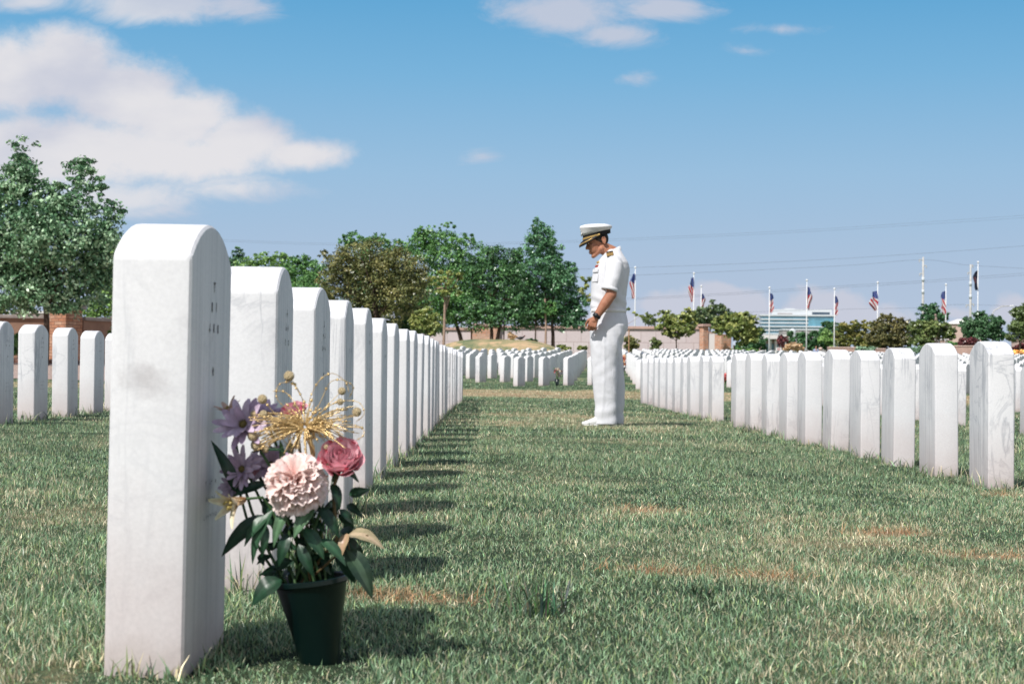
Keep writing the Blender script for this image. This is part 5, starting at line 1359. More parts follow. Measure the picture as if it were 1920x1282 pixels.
# chest pocket, ribbons, badge
m = MB(); rotp = Matrix.Rotation(radians(-14), 3, 'Y') @ Matrix.Rotation(radians(38), 3, 'Z')
for s in (-1,):
    c = Vector((-.124, s * .105, 1.30))
    m = MB(); m.box(c + Vector((.0095, .004, 0)), (.008, .092, .108), Matrix.Rotation(radians(24 * -s), 3, 'Z') @ Matrix.Rotation(radians(10), 3, 'Y')); pk = m.build('chest_pocket', M_SHIRT, sh, bevel=0.003)
    m = MB(); m.box(c + Vector((.0065, .002, .045)), (.008, .096, .032), Matrix.Rotation(radians(24 * -s), 3, 'Z') @ Matrix.Rotation(radians(10), 3, 'Y')); m.build('pocket_flap', M_SHIRT, pk, bevel=0.003)
    m = MB(); m.box((-.103, -.078, 1.385), (.009, .060, .020), Matrix.Rotation(radians(20), 3, 'Z') @ Matrix.Rotation(radians(18), 3, 'Y')); rb = m.build('ribbon_bar', M_RED, sh)
    m = MB(); m.box((-.1045, -.074, 1.393), (.009, .036, .006), Matrix.Rotation(radians(20), 3, 'Z') @ Matrix.Rotation(radians(18), 3, 'Y')); m.build('ribbon_stripe', M_GOLD, rb)
    m = MB(); m.ell((-.092, -.075, 1.418), (.007, .026, .012), rot=Matrix.Rotation(radians(34), 3, 'Z')); m.build('breast_badge', M_GOLD, sh, True)
# watch
wr = Vector((-.112, -.262, .946)); ax = (Vector((-.117, -.262, .938)) - Vector((.012, -.262, 1.135))).normalized(); u = Vector((0, 1, 0)); w = ax.cross(u)
m = MB(); rings = [[wr + ax * t + (u * cos(2 * pi * k / 24) * .98 + w * sin(2 * pi * k / 24)) * r for k in range(24)] for (t, r) in ((-.014, .030), (-.013, .036), (.013, .036), (.014, .030))]
m.loft(rings, caps=False); wt = m.build('watch', M_WATCH, per, True)
m = MB(); rotw = Matrix((( -w.x, u.x, -ax.x), (-w.y, u.y, -ax.y), (-w.z, u.z, -ax.z)))
m.lathe((0, 0, 0), [(.001, .012), (.019, .011), (.021, .006), (.021, -.004)], 20)
me = m.mesh('watch_case', True); me.transform(Matrix.Translation(wr + Vector((-.010, -.036, .006))) @ Matrix.Rotation(radians(80), 4, 'X') @ Matrix.Rotation(radians(-20), 4, 'Y')); link_mesh(me, 'watch_case', M_WATCH, wt)
# shoes
for (x0, y, nm) in ((-.225, -.100, 0), (-.150, .105, 1)):
    m = MB(); rows = [(x0, .006, .030, .018), (x0 + .018, .004, .038, .036), (x0 + .06, .004, .052, .046), (x0 + .11, .004, .075, .045), (x0 + .16, .004, .095, .038), (x0 + .22, .004, .090, .036), (x0 + .275, .004, .085, .036), (x0 + .295, .006, .070, .026)]
    rings = []
    for (x, z0, z1, w_) in dense(rows, 3):
        ring = []
        for k in range(24):
            a = 2 * pi * k / 24; c, s_ = cos(a), sin(a)
            ring.append(Vector((x, y + w_ * math.copysign(abs(c) ** .75, c), (z0 + z1) / 2 + (z1 - z0) / 2 * math.copysign(abs(s_) ** .8, s_))))
        rings.append(ring)
    m.loft(rings); so = m.build('shoe', M_SHOE, per, True)
    m = MB(); m.loft([[Vector((px_, y + yy, z)) for px_, yy in [(x0 - .004, 0), (x0 + .02, -.040), (x0 + .08, -.050), (x0 + .17, -.040), (x0 + .285, -.040), (x0 + .30, 0), (x0 + .285, .040), (x0 + .17, .040), (x0 + .08, .050), (x0 + .02, .040)]] for z in (-.006, .012)]); m.build('sole', M_SHOE, so, bevel=0.003)
# hair: close-cropped back and sides below the cap
m = MB(); c = (-0.028, 0, 0.045); vs, fs = [], []
nu, nv = 40, 26
for i in range(nv + 1):
    t = pi * (0.18 + 0.66 * i / nv)
    for k in range(nu + 1):
        a = -pi * 0.62 + 2 * pi * 0.62 * k / nu
        edge = abs(a) / (pi * .62)
        tt = min(t, pi * (0.80 - 0.30 * edge ** 2.2))
        vs.append(H(c[0] + .1005 * sin(tt) * cos(a), c[1] + .0785 * sin(tt) * sin(a), c[2] + .0885 * cos(tt) - 0.012 * (1 - edge)))
for i in range(nv):
    for k in range(nu): q = i * (nu + 1) + k; fs.append((q, q + nu + 1, q + nu + 2, q + 1))
m.add(vs, fs); m.build('hair', M_HAIR, per, True)
for s in (-1, 1):
    m = MB(); m.ell(H(-0.1085, s * .031, 0.013), (.0085, .011, .0075), rot=RH); m.build('eye', M_EYE, per, True)
    m = MB(); m.capsule(H(-0.122, s * .014, 0.042), .004, H(-0.106, s * .048, 0.044), .003); m.build('eyebrow', M_HAIR, per, True)
m = MB(); m.capsule(H(-0.1235, .012, -0.060), .0035, H(-0.1235, -.012, -0.060), .0035); m.capsule(H(-0.1200, .011, -0.073), .004, H(-0.1200, -.011, -0.073), .004); m.build('lips', M_LIP, per, True)
# cap
def cring(front, back, ry, n=56, bow=0.0):
    """an oval between the front point and the back point, both given as photo pixels on the profile"""
    f = Vector(((front[0] - 1138) / 214, 0, (800 - front[1]) / 214)); b = Vector(((back[0] - 1138) / 214, 0, (800 - back[1]) / 214))
    c = (f + b) / 2; h = (b - f) / 2
    return [c + h * cos(2 * pi * k / n) + Vector((0, ry * sin(2 * pi * k / n), bow * sin(2 * pi * k / n) ** 2)) for k in range(n)]
capr = empty('cap', (0, 0, 0), 0, parent=per)
B0, B1 = cring((1091.0, 455.0), (1142.0, 440.5), .090), cring((1089.6, 446.8), (1141.6, 433.5), .093)
m = MB(); inn = [p + (Vector((-.104, 0, 1.66)) - p) * .08 for p in B0]
m.loft([inn, B0, B1], caps=False); m.build('band', M_BLACK, capr, True)
def mixr(a, b, t): return [p + (q - p) * t for p, q in zip(a, b)]
C1 = cring((1083.6, 431.6), (1144.6, 429.6), .130, bow=-.006); C2 = cring((1085.0, 428.3), (1143.6, 426.4), .126, bow=-.004); C3 = cring((1093.5, 425.6), (1136, 424.4), .092); C4 = cring((1108, 424.4), (1123, 424.0), .035)
B1o = [p + (p - Vector((-.104, 0, p.z))).normalized() * .001 for p in B1]
m = MB(); m.loft([B1o, mixr(B1o, C1, .35), mixr(B1o, C1, .75), mixr(B1o, C1, .94), C1, mixr(C1, C2, .5), C2, mixr(C2, C3, .5), C3, C4]); m.build('crown_cover', M_CAPW, capr, True)
# visor: curved plate thrust forward and down
m = MB(); n = 30; inn, out = [], []
for k in range(n + 1):
    a = radians(-88 + 176 * k / n)
    f0, f1 = B0, None
    cpt = (B0[28] + B0[0]) / 2; hx = (B0[0] - B0[28]) / 2
    p = cpt - hx * cos(a) + Vector((0, .090 * sin(a), 0)); e = max(cos(a), 0) ** .75
    inn.append(p + Vector((0, 0, .004))); out.append(p + Vector((-.034 * e - .002, .012 * sin(a), -.058 * e + .001)))
def plate(i_, o_, dz): return [p + Vector((0, 0, dz)) for p in i_], [p + Vector((0, 0, dz)) for p in o_]
i1, o1 = plate(inn, out, 0); i0, o0 = plate(inn, out, -.006)
mid1 = [(p + q) / 2 + Vector((-.006, 0, .006)) for p, q in zip(i1, o1)]; mid0 = [p - Vector((0, 0, .006)) for p in mid1]
vs = i1 + mid1 + o1 + o0 + mid0 + i0; N = n + 1; fs = [(r * N + k, r * N + k + 1, (r + 1) * N + k + 1, (r + 1) * N + k) for r in range(5) for k in range(n)]
m.add(vs, fs); vz = m.build('visor', M_BLACK, capr, True)
m = MB()
for k in range(3, 28, 1):
    for t in (0.82,):
        if abs(k - 15) < 2 and t < .5: continue
        p = i1[k] + (o1[k] - i1[k]) * t + Vector((-.006 * (1 - abs(t - .5) * 2), 0, .006 * (1 - abs(t - .5) * 2) + .003))
        d = (i1[min(k + 1, n)] - i1[k - 1]).normalized() * (.0075 if (k + int(t * 10)) % 2 else .0055) + (o1[k] - i1[k]).normalized() * .004
        m.capsule(p - d, .0028, p + d, .0045, 8)
m.build('gold_oak_leaf_braid', M_GOLD, vz, True)
# gold chin strap across the front of the band
m = MB(); top, bot = [], []
rings = []
ks = [q % 56 for q in range(28 - 15, 28 + 16)]
a_ = [B0[q] + (B1[q] - B0[q]) * .06 for q in ks]; b_ = [B0[q] + (B1[q] - B0[q]) * .46 for q in ks]
oc = Vector((-.104, 0, 0)); outv = [Vector((p.x + .104, p.y, 0)).normalized() * .005 for p in a_]
vs = [p + o for p, o in zip(a_, outv)] + [p + o for p, o in zip(b_, outv)]; L = len(ks)
m.add(vs, [(k, k + 1, L + k + 1, L + k) for k in range(L - 1)]); m.build('chin_strap', M_GOLD, capr, True)
for q in (ks[0], ks[-1]):
    m = MB(); m.ell(B0[q] + (B1[q] - B0[q]) * .26 + Vector((0, .006 * (1 if B0[q].y > 0 else -1), 0)), (.009, .005, .009)); m.build('strap_button', M_GOLD, capr, True)
m = MB(); bp = Vector(((1087.4 - 1138) / 214, 0, (800 - 443) / 214))
m.ell(bp, (.007, .016, .018), 12, 8); m.ell(bp + Vector((-.002, 0, .022)), (.006, .012, .010), 10, 8)
for s in (-1, 1): m.capsule(bp + Vector((0, s * .006, .020)), .006, bp + Vector((.004, s * .034, .034)), .003, 8); m.capsule(bp + Vector((0, s * .02, -.018)), .004, bp + Vector((.003, s * .026, .006)), .003, 8)
m.build('cap_badge', M_SILVER, capr, True)
# ------------------------------------------------------------------ the flower vase and its flowers
FD = 2.70
def F(px, py, dd=0.0): return P(px, py, FD + dd)
PXM = FPX / FD
M_PETAL = tinted('petals', 0.55, 0.13, 0.25, vein=1)
M_FOL = tinted('flower_leaves', 0.38, 0.10, 0.45, vein=1)
M_STEM = simple('green_stem', (0.055, 0.115, 0.040), 0.5, 0.3, 50); M_STEMB = simple('brown_green_stem', (0.16, 0.11, 0.05), 0.6, 0.35, 60)
M_VASE = simple('dark_green_plastic', (0.0012, 0.0095, 0.0088), 0.32, 0.15, 8, spec=0.5)
M_GLIT = simple('gold_glitter_wire', (0.88, 0.55, 0.26), 0.28, 0.40, 400, metallic=0.4)
M_BALL = simple('gold_glitter_ball', (0.88, 0.64, 0.38), 0.38, 0.30, 420, metallic=0.12, bump=1.0)
fr = np.random.default_rng(99)
def surf(m, grid, cols):
    """grid[i][j] of points with a colour for each cell"""
    nu, nv = len(grid), len(grid[0]); vs = [p for r in grid for p in r]; n0 = len(m.v); m.v.extend([tuple(p) for p in vs])
    for i in range(nu - 1):
        for j in range(nv - 1):
            a = n0 + i * nv + j; m.f.append((a, a + 1, a + nv + 1, a + nv)); m.c.append(cols(i / (nu - 2) if nu > 2 else 0, j / (nv - 2) if nv > 2 else 0)); m.m.append(m.mi)
def lerp3(a, b, t): return tuple(x + (y - x) * t for x, y in zip(a, b))
def frame(axis):
    w = Vector(axis).normalized(); u = w.orthogonal().normalized(); return u, w.cross(u), w
def leaf(m, base, tip, width, nrm, droop=0.12, col=(0.02, 0.06, 0.02), col2=None, fold=0.22, twist=0.0):
    base, tip = Vector(base), Vector(tip); ax = tip - base; L = ax.length; ax.normalize(); n = Vector(nrm); n = (n - ax * n.dot(ax)).normalized(); s = ax.cross(n)
    g = []
    for i in range(11):
        t = i / 10; w = width / 2 * (sin(pi * t ** 0.8) ** 0.85) * (1 - 0.25 * t) + 0.0004; row = []
        c = base + ax * L * t + n * (sin(pi * t) * 0.10 * L - droop * L * t * t)
        ss = s * cos(twist * t) + n * sin(twist * t)
        for j in range(7):
            q = (j - 3) / 3; row.append(c + ss * w * q + n * (abs(q) * w * fold + 0.06 * w * sin(t * 17 + q * 2)))
        g.append(row)
    c2 = col2 or tuple(min(1, k * 1.7) for k in col)
    surf(m, g, lambda a, b: lerp3(col, c2, 0.9 if abs(b - .5) < .12 else 0.35 * (0.5 + 0.5 * sin(a * 9 + b * 6))))
def stem(m, a, b, r0=.0026, r1=.0022, bend=0.02, seed=0):
    a, b = Vector(a), Vector(b); d = b - a; o = d.orthogonal().normalized(); o = o * cos(seed) + d.normalized().cross(o) * sin(seed)
    m.tube([a + d * t + o * bend * sin(pi * t) for t in np.linspace(0, 1, 9)], [r0 + (r1 - r0) * t for t in np.linspace(0, 1, 9)], 7)
MOUTH = F(583, 1085, 0.035)
ground_v = F(600, 1250, 0.035)

# vase: cone leaning a little, with a rolled lip
vbase = Vector((ground_v.x, ground_v.y, tzf(ground_v.x, ground_v.y))); vaxis = (MOUTH - vbase); vh = vaxis.length
vroot = empty('flower_vase', vbase, 0, 'dark green plastic cone vase of mixed flowers beside the biggest headstone', 'vase')
rotv = Vector((0, 0, 1)).rotation_difference(vaxis.normalized()).to_matrix()
R0, R1 = 0.026, 0.0575
def lathe_v(prof, name, mat, n=48, parent=None):
    m = MB(); m.lathe((0, 0, 0), prof, n); me = m.mesh(name, True); me.transform(rotv.to_4x4()); me.set_sharp_from_angle(angle=radians(40)); return link_mesh(me, name, mat, parent or vroot)
vb = lathe_v([(.001, -.06), (.006, -.055), (R0 * .9, -.022), (R0, -.02), (R0 + (R1 - R0) * .5, vh * .48), (R1 - .001, vh - .004), (R1 - .004, vh - .004), (R0 + (R1 - R0) * .5 - .004, vh * .5), (R0, .01), (.001, .01)], 'vase_body', M_VASE)
lathe_v([(R1 - .004, vh - .006), (R1 - .003, vh + .001), (R1, vh + .003), (R1 + .0028, vh + .0015), (R1 + .0028, vh - .005), (R1, vh - .0075)], 'rim', M_VASE)
lathe_v([(.001, vh - .020), (R1 - .0065, vh - .020)], 'water', simple('dark_water', (0.008, 0.012, 0.008), 0.1, 0.1))
def mouth(i, r=.030): 
    a = i * 2.4; return MOUTH + Vector((cos(a) * r, sin(a) * r * .8, -.025))

def thing_f(name, label, at, group='flowers in the green vase'):
    o = empty(name, at, 0, label, 'flower', group); return o
def rel(m, root):
    o = Vector(root.location); m.v = [tuple(Vector(p) - o) for p in m.v]; return m

# carnation
def carnation(c, R, axis, n, cin, cout, rng):
    m = MB(); u, v, w = frame(axis)
    for k in range(n):
        t = (k + .5) / n; th = math.acos(1 - t * 1.40); ph = k * 2.39996 + rng.normal() * .2
        d = (w * cos(th) + (u * cos(ph) + v * sin(ph)) * sin(th)).normalized()
        side = d.cross(w if th > .2 else u).normalized(); up = side.cross(d)
        rot = rng.uniform(-.8, .8); sd = side * cos(rot) + up * sin(rot); nn = d.cross(sd)
        if nn.dot(w) > 0: nn = -nn
        L = R * rng.uniform(.80, 1.06) * (1.0 - .06 * cos(th)); W = R * rng.uniform(.72, 1.05); f1, f2, f3 = rng.uniform(0, 6), rng.uniform(0, 6), rng.uniform(3.2, 5.2)
        roll = rng.uniform(.15, .50)
        g = []
        for i in range(8):
            q = i / 7; row = []
            for j in range(19):
                x = (j - 9) / 9; edge = q ** 2.0
                rad_ = L * (0.20 + 0.80 * q ** .9) * (1 - 0.12 * x * x * q) + L * 0.028 * edge * sin(x * 17 + f2) + L * .018 * edge * sin(x * 31 + f1)
                p = Vector(c) + d * rad_ + sd * x * W * .5 * (0.08 + 0.92 * q) + nn * (W * .13 * edge * sin(x * f3 + f1) + W * .045 * edge * sin(x * 14 + f2) + W * roll * max(0.0, q - .55) ** 1.3)
                row.append(p)
            g.append(row)
        cc = lerp3(cout, cin, rng.uniform(0, .35))
        surf(m, g, lambda a, b: lerp3(lerp3(cin, cc, min(1, a * 1.9)), (0.99, 0.88, 0.84), max(0, a - .82) * 3.0))
    return m
cc = F(553, 908, -0.03); root = thing_f('carnation', 'big pale pink ruffled carnation at the front of the vase', mouth(1))
m = carnation(cc, .0485, (-.05, -.72, .60), 82, (0.96, 0.58, 0.52), (0.99, 0.76, 0.71), fr); rel(m, root).build('bloom', M_PETAL, root, True)
m = MB(); u, v, w = frame((-.05, -.72, .60)); m.lathe((0, 0, 0), [(.004, -.034), (.010, -.028), (.012, -.008), (.016, .004)], 14); me = m.mesh('calyx', True); me.transform(Matrix.Translation(cc - Vector(root.location) - w * .012) @ Vector((0, 0, 1)).rotation_difference(w).to_matrix().to_4x4()); link_mesh(me, 'calyx', M_STEM, root)
m = MB(); stem(m, mouth(1), cc - w * .03, bend=.012, seed=1); rel(m, root).build('stem', M_STEM, root, True)

# roses
def rose(c, R, axis, rng, inner=(0.86, 0.44, 0.52), face=(0.97, 0.68, 0.74), rimc=(0.86, 0.15, 0.22)):
    m = MB(); u, v, w = frame(axis); k = 0
    layers = [(.10, 2, 1.0, 2.9, -.25), (.19, 3, 1.02, 1.9, -.12), (.30, 3, 1.02, 1.6, -.05), (.42, 4, 1.0, 1.3, 0), (.54, 4, .98, 1.25, .05), (.66, 5, .95, 1.1, .12), (.78, 5, .90, 1.05, .22), (.88, 5, .82, 1.0, .34)]
    for li, (rr_, n, hh, span, flare) in enumerate(layers):
        for q in range(n):
            ph = q * 2 * pi / n + li * .85 + rng.normal() * .12; g = []; j1 = rng.uniform(.94, 1.06); f = rng.uniform(0, 6)
            for i in range(9):
                t = i / 8; row = []
                for j in range(13):
                    x = (j - 6) / 6; a = ph + x * span * .62 * (0.45 + .55 * sin(min(1, t * 1.25) * pi / 2))
                    tip = 1 - 0.10 * abs(x) ** 2.5
                    r = R * rr_ * j1 * (0.30 + 0.70 * sin(min(1.0, t * 1.1) * pi / 2) ** .8) + R * flare * .55 * max(0, t - .55) ** 1.6 * 2.2 + R * .03 * x * (1 if (q % 2) else -1) + R * .05 * t * sin(x * 4 + f)
                    z = R * (1.12 * hh * j1) * t * tip * (1 - flare * .30 * t * t) - R * .55 - R * .10 * max(0, flare) * max(0, t - .8) * 4
                    row.append(Vector(c) + (u * cos(a) + v * sin(a)) * r + w * z)
                g.append(row)
            base_c = lerp3(inner, face, min(1, li / 4.0 + rng.uniform(-.1, .1)))
            outer = li >= 5
            surf(m, g, lambda a, b: lerp3(lerp3(rimc if outer else inner, base_c, min(1, a * 1.25)), rimc, (max(0, a - .82) * 3.2 * (0.8 if outer else .45)) + (0.5 if outer and (b < .1 or b > .9) else 0)))
    return m
def add_rose(c, R, axis, label, mi, seed, stem_px=None, sepals=True, sm=None):
    root = thing_f('rose', label, mouth(mi)); w = Vector(axis).normalized()
    rel(rose(c, R, axis, np.random.default_rng(seed)), root).build('bloom', M_PETAL, root, True)
    m = MB(); u, v, _ = frame(axis)
    for k in range(5):
        a = k * 2 * pi / 5 + .3; d = u * cos(a) + v * sin(a)
        leaf(m, Vector(c) - w * R * .52, Vector(c) - w * R * (.55 if k % 2 else .2) + d * R * 1.0, R * .34, w, .2, (0.03, 0.06, 0.025))
    rel(m, root).build('sepals', M_FOL, root, True)
    m = MB(); e = Vector(c) - w * R * .5
    if stem_px: pts = [e] + [F(*q) for q in stem_px] + [mouth(mi)]
    else: pts = [e, (e + mouth(mi)) / 2 + Vector((.004, 0, 0)), mouth(mi)]
    m.tube(pts, .0027, 8)
    for q in range(1, len(pts) - 1):
        for t in (.2, .6): p = Vector(pts[q]) + (Vector(pts[q + 1]) - Vector(pts[q])) * t; m.tube([p, p + Vector((.006 * (1 if q % 2 else -1), -.002, .003))], [.0016, .0002], 5)
    rel(m, root).build('stem', M_STEMB, root, True)
    return root
rose1 = add_rose(F(640, 862, -.01), .036, (.05, -.80, .60), 'dusty pink open rose with red outer petals, standing apart on a long stem', 4, 5, [(624, 915, .0), (628, 965, .0), (632, 1010, .01)])
add_rose(F(552, 770, .05), .021, (-.2, -.4, .9), 'coral pink rose half hidden behind the gold glitter spray', 2, 8)
add_rose(F(478, 885, .06), .016, (-.5, -.6, .5), 'small dark red bud deep in the shade of the bouquet', 3, 9)

# mauve daisy-like chrysanthemums
def daisy(c, R, axis, n, rng, c0, c1, rows=2, heart=(0.20, 0.16, 0.05)):
    m = MB(); u, v, w = frame(axis)
    for r_ in range(rows):
        for k in range(n):
            a = 2 * pi * (k + .5 * r_) / n + rng.normal() * .07; d = u * cos(a) + v * sin(a); el = .25 + .35 * r_ + rng.normal() * .12
            dr = (d * cos(el) + w * sin(el)).normalized(); L = R * (1 - .22 * r_) * rng.uniform(.85, 1.1); W = R * .27; s = dr.cross(w).normalized(); nn = s.cross(dr); g = []
            if nn.dot(w) < 0: nn = -nn
            cu = rng.uniform(-.25, .18)
            for i in range(8):
                t = i / 7; ww = W / 2 * (0.35 + .65 * sin(pi * min(1, t * .80 + .10))) * (1 if t < .98 else .55); row = []
                for j in range(5):
                    x = (j - 2) / 2; row.append(Vector(c) + dr * L * (.08 + .92 * t) + s * ww * x + nn * (ww * .30 * x * x + cu * L * t * t))
                g.append(row)
            cc_ = lerp3(c0, c1, rng.random()); surf(m, g, lambda a_, b_: lerp3(tuple(q * .75 for q in cc_), cc_, a_))
    m.col = heart; m.ell(Vector(c) + w * R * .06, (R * .15,) * 3, 10, 8)
    for k in range(26):
        a = k * 2.4; q = sqrt(k / 26) * R * .15; m.ell(Vector(c) + u * q * cos(a) + v * q * sin(a) + w * R * .18, R * .022, 6, 4)
    m.col = None
    return m
MV0, MV1 = (0.56, 0.40, 0.56), (0.78, 0.64, 0.78)
for (px, py, dd, R, ax, lab, mi, sd) in [(458, 798, .005, .047, (-.25, -.85, .45), 'large mauve daisy bloom against the headstone, highest of the purple ones', 5, 1), (500, 780, .07, .034, (.1, -.5, .8), 'mauve daisy bloom tucked behind the gold glitter spray', 6, 2),
                                         (456, 880, .03, .037, (-.4, -.8, .2), 'mauve daisy bloom in shade just above the cream lily', 7, 3), (508, 872, .05, .034, (.0, -.85, .3), 'mauve daisy bloom in shade squeezed beside the pale carnation', 8, 4), (440, 912, .055, .030, (-.6, -.6, .1), 'small shaded mauve daisy bloom lowest against the headstone', 9, 6)]:
    c = F(px, py, dd); root = thing_f('daisy', lab, mouth(mi)); rel(daisy(c, R, ax, 13, np.random.default_rng(sd), MV0, MV1), root).build('bloom', M_PETAL, root, True)
    m = MB(); stem(m, mouth(mi), c - Vector(ax).normalized() * .008, bend=.015, seed=mi); rel(m, root).build('stem', M_STEM, root, True)

# cream lily-like flower looking down and outward
def lily(c, R, axis, rng, c0, c1, n=6, open_=.62):
    m = MB(); u, v, w = frame(axis)
    for k in range(n):
        a = k * 2 * pi / n + .2; d = u * cos(a) + v * sin(a); s = w.cross(d).normalized(); W = R * (.46 if k % 2 else .36); g = []; op = open_ + rng.normal() * .10; L = R * rng.uniform(1.3, 1.55)
        for i in range(10):
            t = i / 9; ang = op * t ** 1.3 * 1.15; ww = W / 2 * sin(pi * (0.10 + .86 * t)) ** .8 + .0006; row = []
            cen = Vector(c) + (w * cos(ang * .55) + d * (sin(ang * .9) + .08)) * L * t
            for j in range(7):
                x = (j - 3) / 3; nn = (d * cos(ang) - w * sin(ang)); row.append(cen + s * ww * x + nn * (-ww * .35 * x * x))
            g.append(row)
        surf(m, g, lambda a_, b_: lerp3(c0, c1, min(1, a_ * 1.15)) if abs(b_ - .5) > .1 else lerp3(c0, c1, a_ * .8))
    m.col = (0.50, 0.40, 0.14)
    for k in range(6):
        a = k * pi / 3; d = u * cos(a) + v * sin(a); e = Vector(c) + w * R * rng.uniform(.85, 1.1) + d * R * .16; m.tube([Vector(c), (Vector(c) + e) / 2 + d * R * .06, e], .0007, 5); m.ell(e, .0022, 8, 6)
    m.col = None
    return m
c = F(460, 935, -.03); ax = (-.66, -.70, -.22); root = thing_f('lily', 'cream peruvian lily turned outward low against the headstone', mouth(10))
rel(lily(c, .034, ax, np.random.default_rng(4), (0.72, 0.46, 0.28), (0.92, 0.86, 0.62)), root).build('bloom', M_PETAL, root, True)
m = MB(); m.tube([c, F(492, 932, -.005), F(512, 960, .0), F(540, 1030, .01), mouth(10)], .0021, 7); rel(m, root).build('stem', M_STEM, root, True)
c = F(545, 858, .03); root = thing_f('lily', 'small cream and gold blossom peeping up behind the pale carnation', mouth(11))
rel(lily(c, .020, (0.05, -.3, .95), np.random.default_rng(6), (0.62, 0.50, 0.25), (0.82, 0.72, 0.58), 6, .5), root).build('bloom', M_PETAL, root, True)
m = MB(); stem(m, mouth(11), c, bend=.01, seed=2); rel(m, root).build('stem', M_STEM, root, True)
c = F(437, 790, .07); root = thing_f('lily', 'pale peach blossom mostly hidden behind the highest mauve daisy', mouth(12))
rel(lily(c, .024, (-.3, -.3, .85), np.random.default_rng(7), (0.60, 0.28, 0.22), (0.72, 0.52, 0.42), 6, .6), root).build('bloom', M_PETAL, root, True)
m = MB(); stem(m, mouth(12), c, bend=.02, seed=3); rel(m, root).build('stem', M_STEM, root, True)

# gold glitter spray
gs = np.random.default_rng(17); gc = F(572, 800, -.005)
groot = empty('gold_spray', mouth(0), 0, 'gold glitter wire spray with beaded balls on top of the bouquet', 'decoration')
m = MB(); beads = MB(); 
def wire(pts, r=.00055):
    P_ = [Vector(p) for p in pts]; out = []
    for i in range(len(P_) - 1):
        a, b, c_, d = P_[max(i - 1, 0)], P_[i], P_[i + 1], P_[min(i + 2, len(P_) - 1)]
        for k in range(6):
            t = k / 6; out.append(.5 * (2 * b + (c_ - a) * t + (2 * a - 5 * b + 4 * c_ - d) * t * t + (3 * b - a - 3 * c_ + d) * t ** 3))
    out.append(P_[-1]); m.tube(out, r, 5)
    for p in out[4::3]:
        if gs.random() < .75: beads.ell(p, gs.uniform(.0010, .0026), 6, 4)
    return out
for k in range(175):
    if k < 118: ang = gs.choice([gs.uniform(2.65, 3.75), gs.uniform(-.45, .5), gs.uniform(3.6, 5.6)], p=[.46, .34, .20])
    else: ang = gs.uniform(0, 2 * pi)
    L = gs.uniform(.030, .088) * (1 if abs(sin(ang)) < .6 else .62); de = gs.uniform(-.7, .5)
    d = Vector((cos(ang), de, sin(ang) * .85)); d.normalize()
    e = gc + d * L; mid_ = gc + d * L * .55 + Vector((0, 0, gs.uniform(.0, .008))); wire([gc + d * .003, mid_, e + Vector((0, 0, gs.uniform(-.006, .004)))], gs.uniform(.0004, .0010))
for lp in ([(575, 800), (548, 775), (520, 748), (522, 722), (545, 717), (560, 735), (574, 760)], [(580, 790), (600, 755), (618, 718), (640, 712), (662, 724), (655, 745)], [(582, 795), (610, 765), (640, 752), (672, 754), (683, 775), (668, 790)], [(585, 800), (640, 795), (676, 800), (682, 815), (668, 825)],
           [(578, 780), (582, 745), (600, 712), (624, 700), (648, 716), (654, 735)], [(570, 790), (556, 760), (535, 735), (512, 733)], [(572, 785), (566, 745), (548, 712)], [(580, 795), (605, 770), (632, 752)], [(585, 800), (630, 788), (660, 777)], [(585, 795), (612, 762), (636, 738)], [(565, 800), (520, 778), (496, 752)], [(560, 805), (510, 812), (480, 820)], [(560, 808), (520, 822), (482, 838)], [(560, 800), (515, 785), (476, 776)], [(562, 800), (520, 788), (494, 776)], [(560, 812), (500, 832), (490, 842)]):
    wire([F(x, y, -.01 + gs.uniform(-.012, .012)) for x, y in lp])
rel(m, groot).build('wire_burst', M_GLIT, groot, True); rel(beads, groot).build('glitter_beading', M_GLIT, groot, True)
for (px, py, r) in [(542, 705, 10), (492, 748, 9), (641, 733, 7.5), (638, 753, 6.5), (669, 772, 9), (476, 776, 7), (494, 776, 7.5), (474, 817, 10), (481, 834, 11), (498, 842, 7), (536, 806, 5), (612, 838, 5)]:
    q = F(px, py, -.012 + gs.uniform(-.01, .01)); b = MB(); b.ell((0, 0, 0), r / PXM, 14, 10); b.build('glitter_ball', M_BALL, groot, True, loc=q - Vector(groot.location))
m = MB()
for k in range(9): m.tube([gc + Vector((gs.normal() * .004, gs.normal() * .004, -.002)), F(585 + k - 4, 838, 0), F(592, 900, .03), mouth(0)], .0011, 5)
rel(m, groot).build('stalk', M_GLIT, groot, True)

# foliage
NV = Vector((0, -1, .35))
D1, D2, D3 = (0.012, 0.040, 0.020), (0.030, 0.078, 0.040), (0.085, 0.16, 0.085)
sprig = empty('leaf_sprig', mouth(13), 0, 'broad dark green leaves spilling over the front of the vase under the lily', 'foliage', 'greenery in the vase')
def lf(a, b, w, col, nv=NV, dd=(-.02, -.03), par=sprig, droop=.12, col2=None, fold=.22, tw=0.0):
    m = MB(); leaf(m, F(a[0], a[1], dd[0]), F(a[0] + (b[0] - a[0]) * .93, a[1] + (b[1] - a[1]) * .93, dd[1]), w * .86 / PXM, nv, droop, col, col2, fold, tw); rel(m, par).build('leaf', M_FOL, par, True)
lf((547, 940), (505, 1030), 30, D3, (-.2, -.8, .6)); lf((512, 955), (462, 1062), 26, D2, (-.5, -.8, .3), tw=.5); lf((498, 965), (404, 1045), 40, D1, (-.3, -.9, .3), (.0, -.01)); lf((505, 965), (450, 1025), 30, D2, (-.4, -.8, .5))
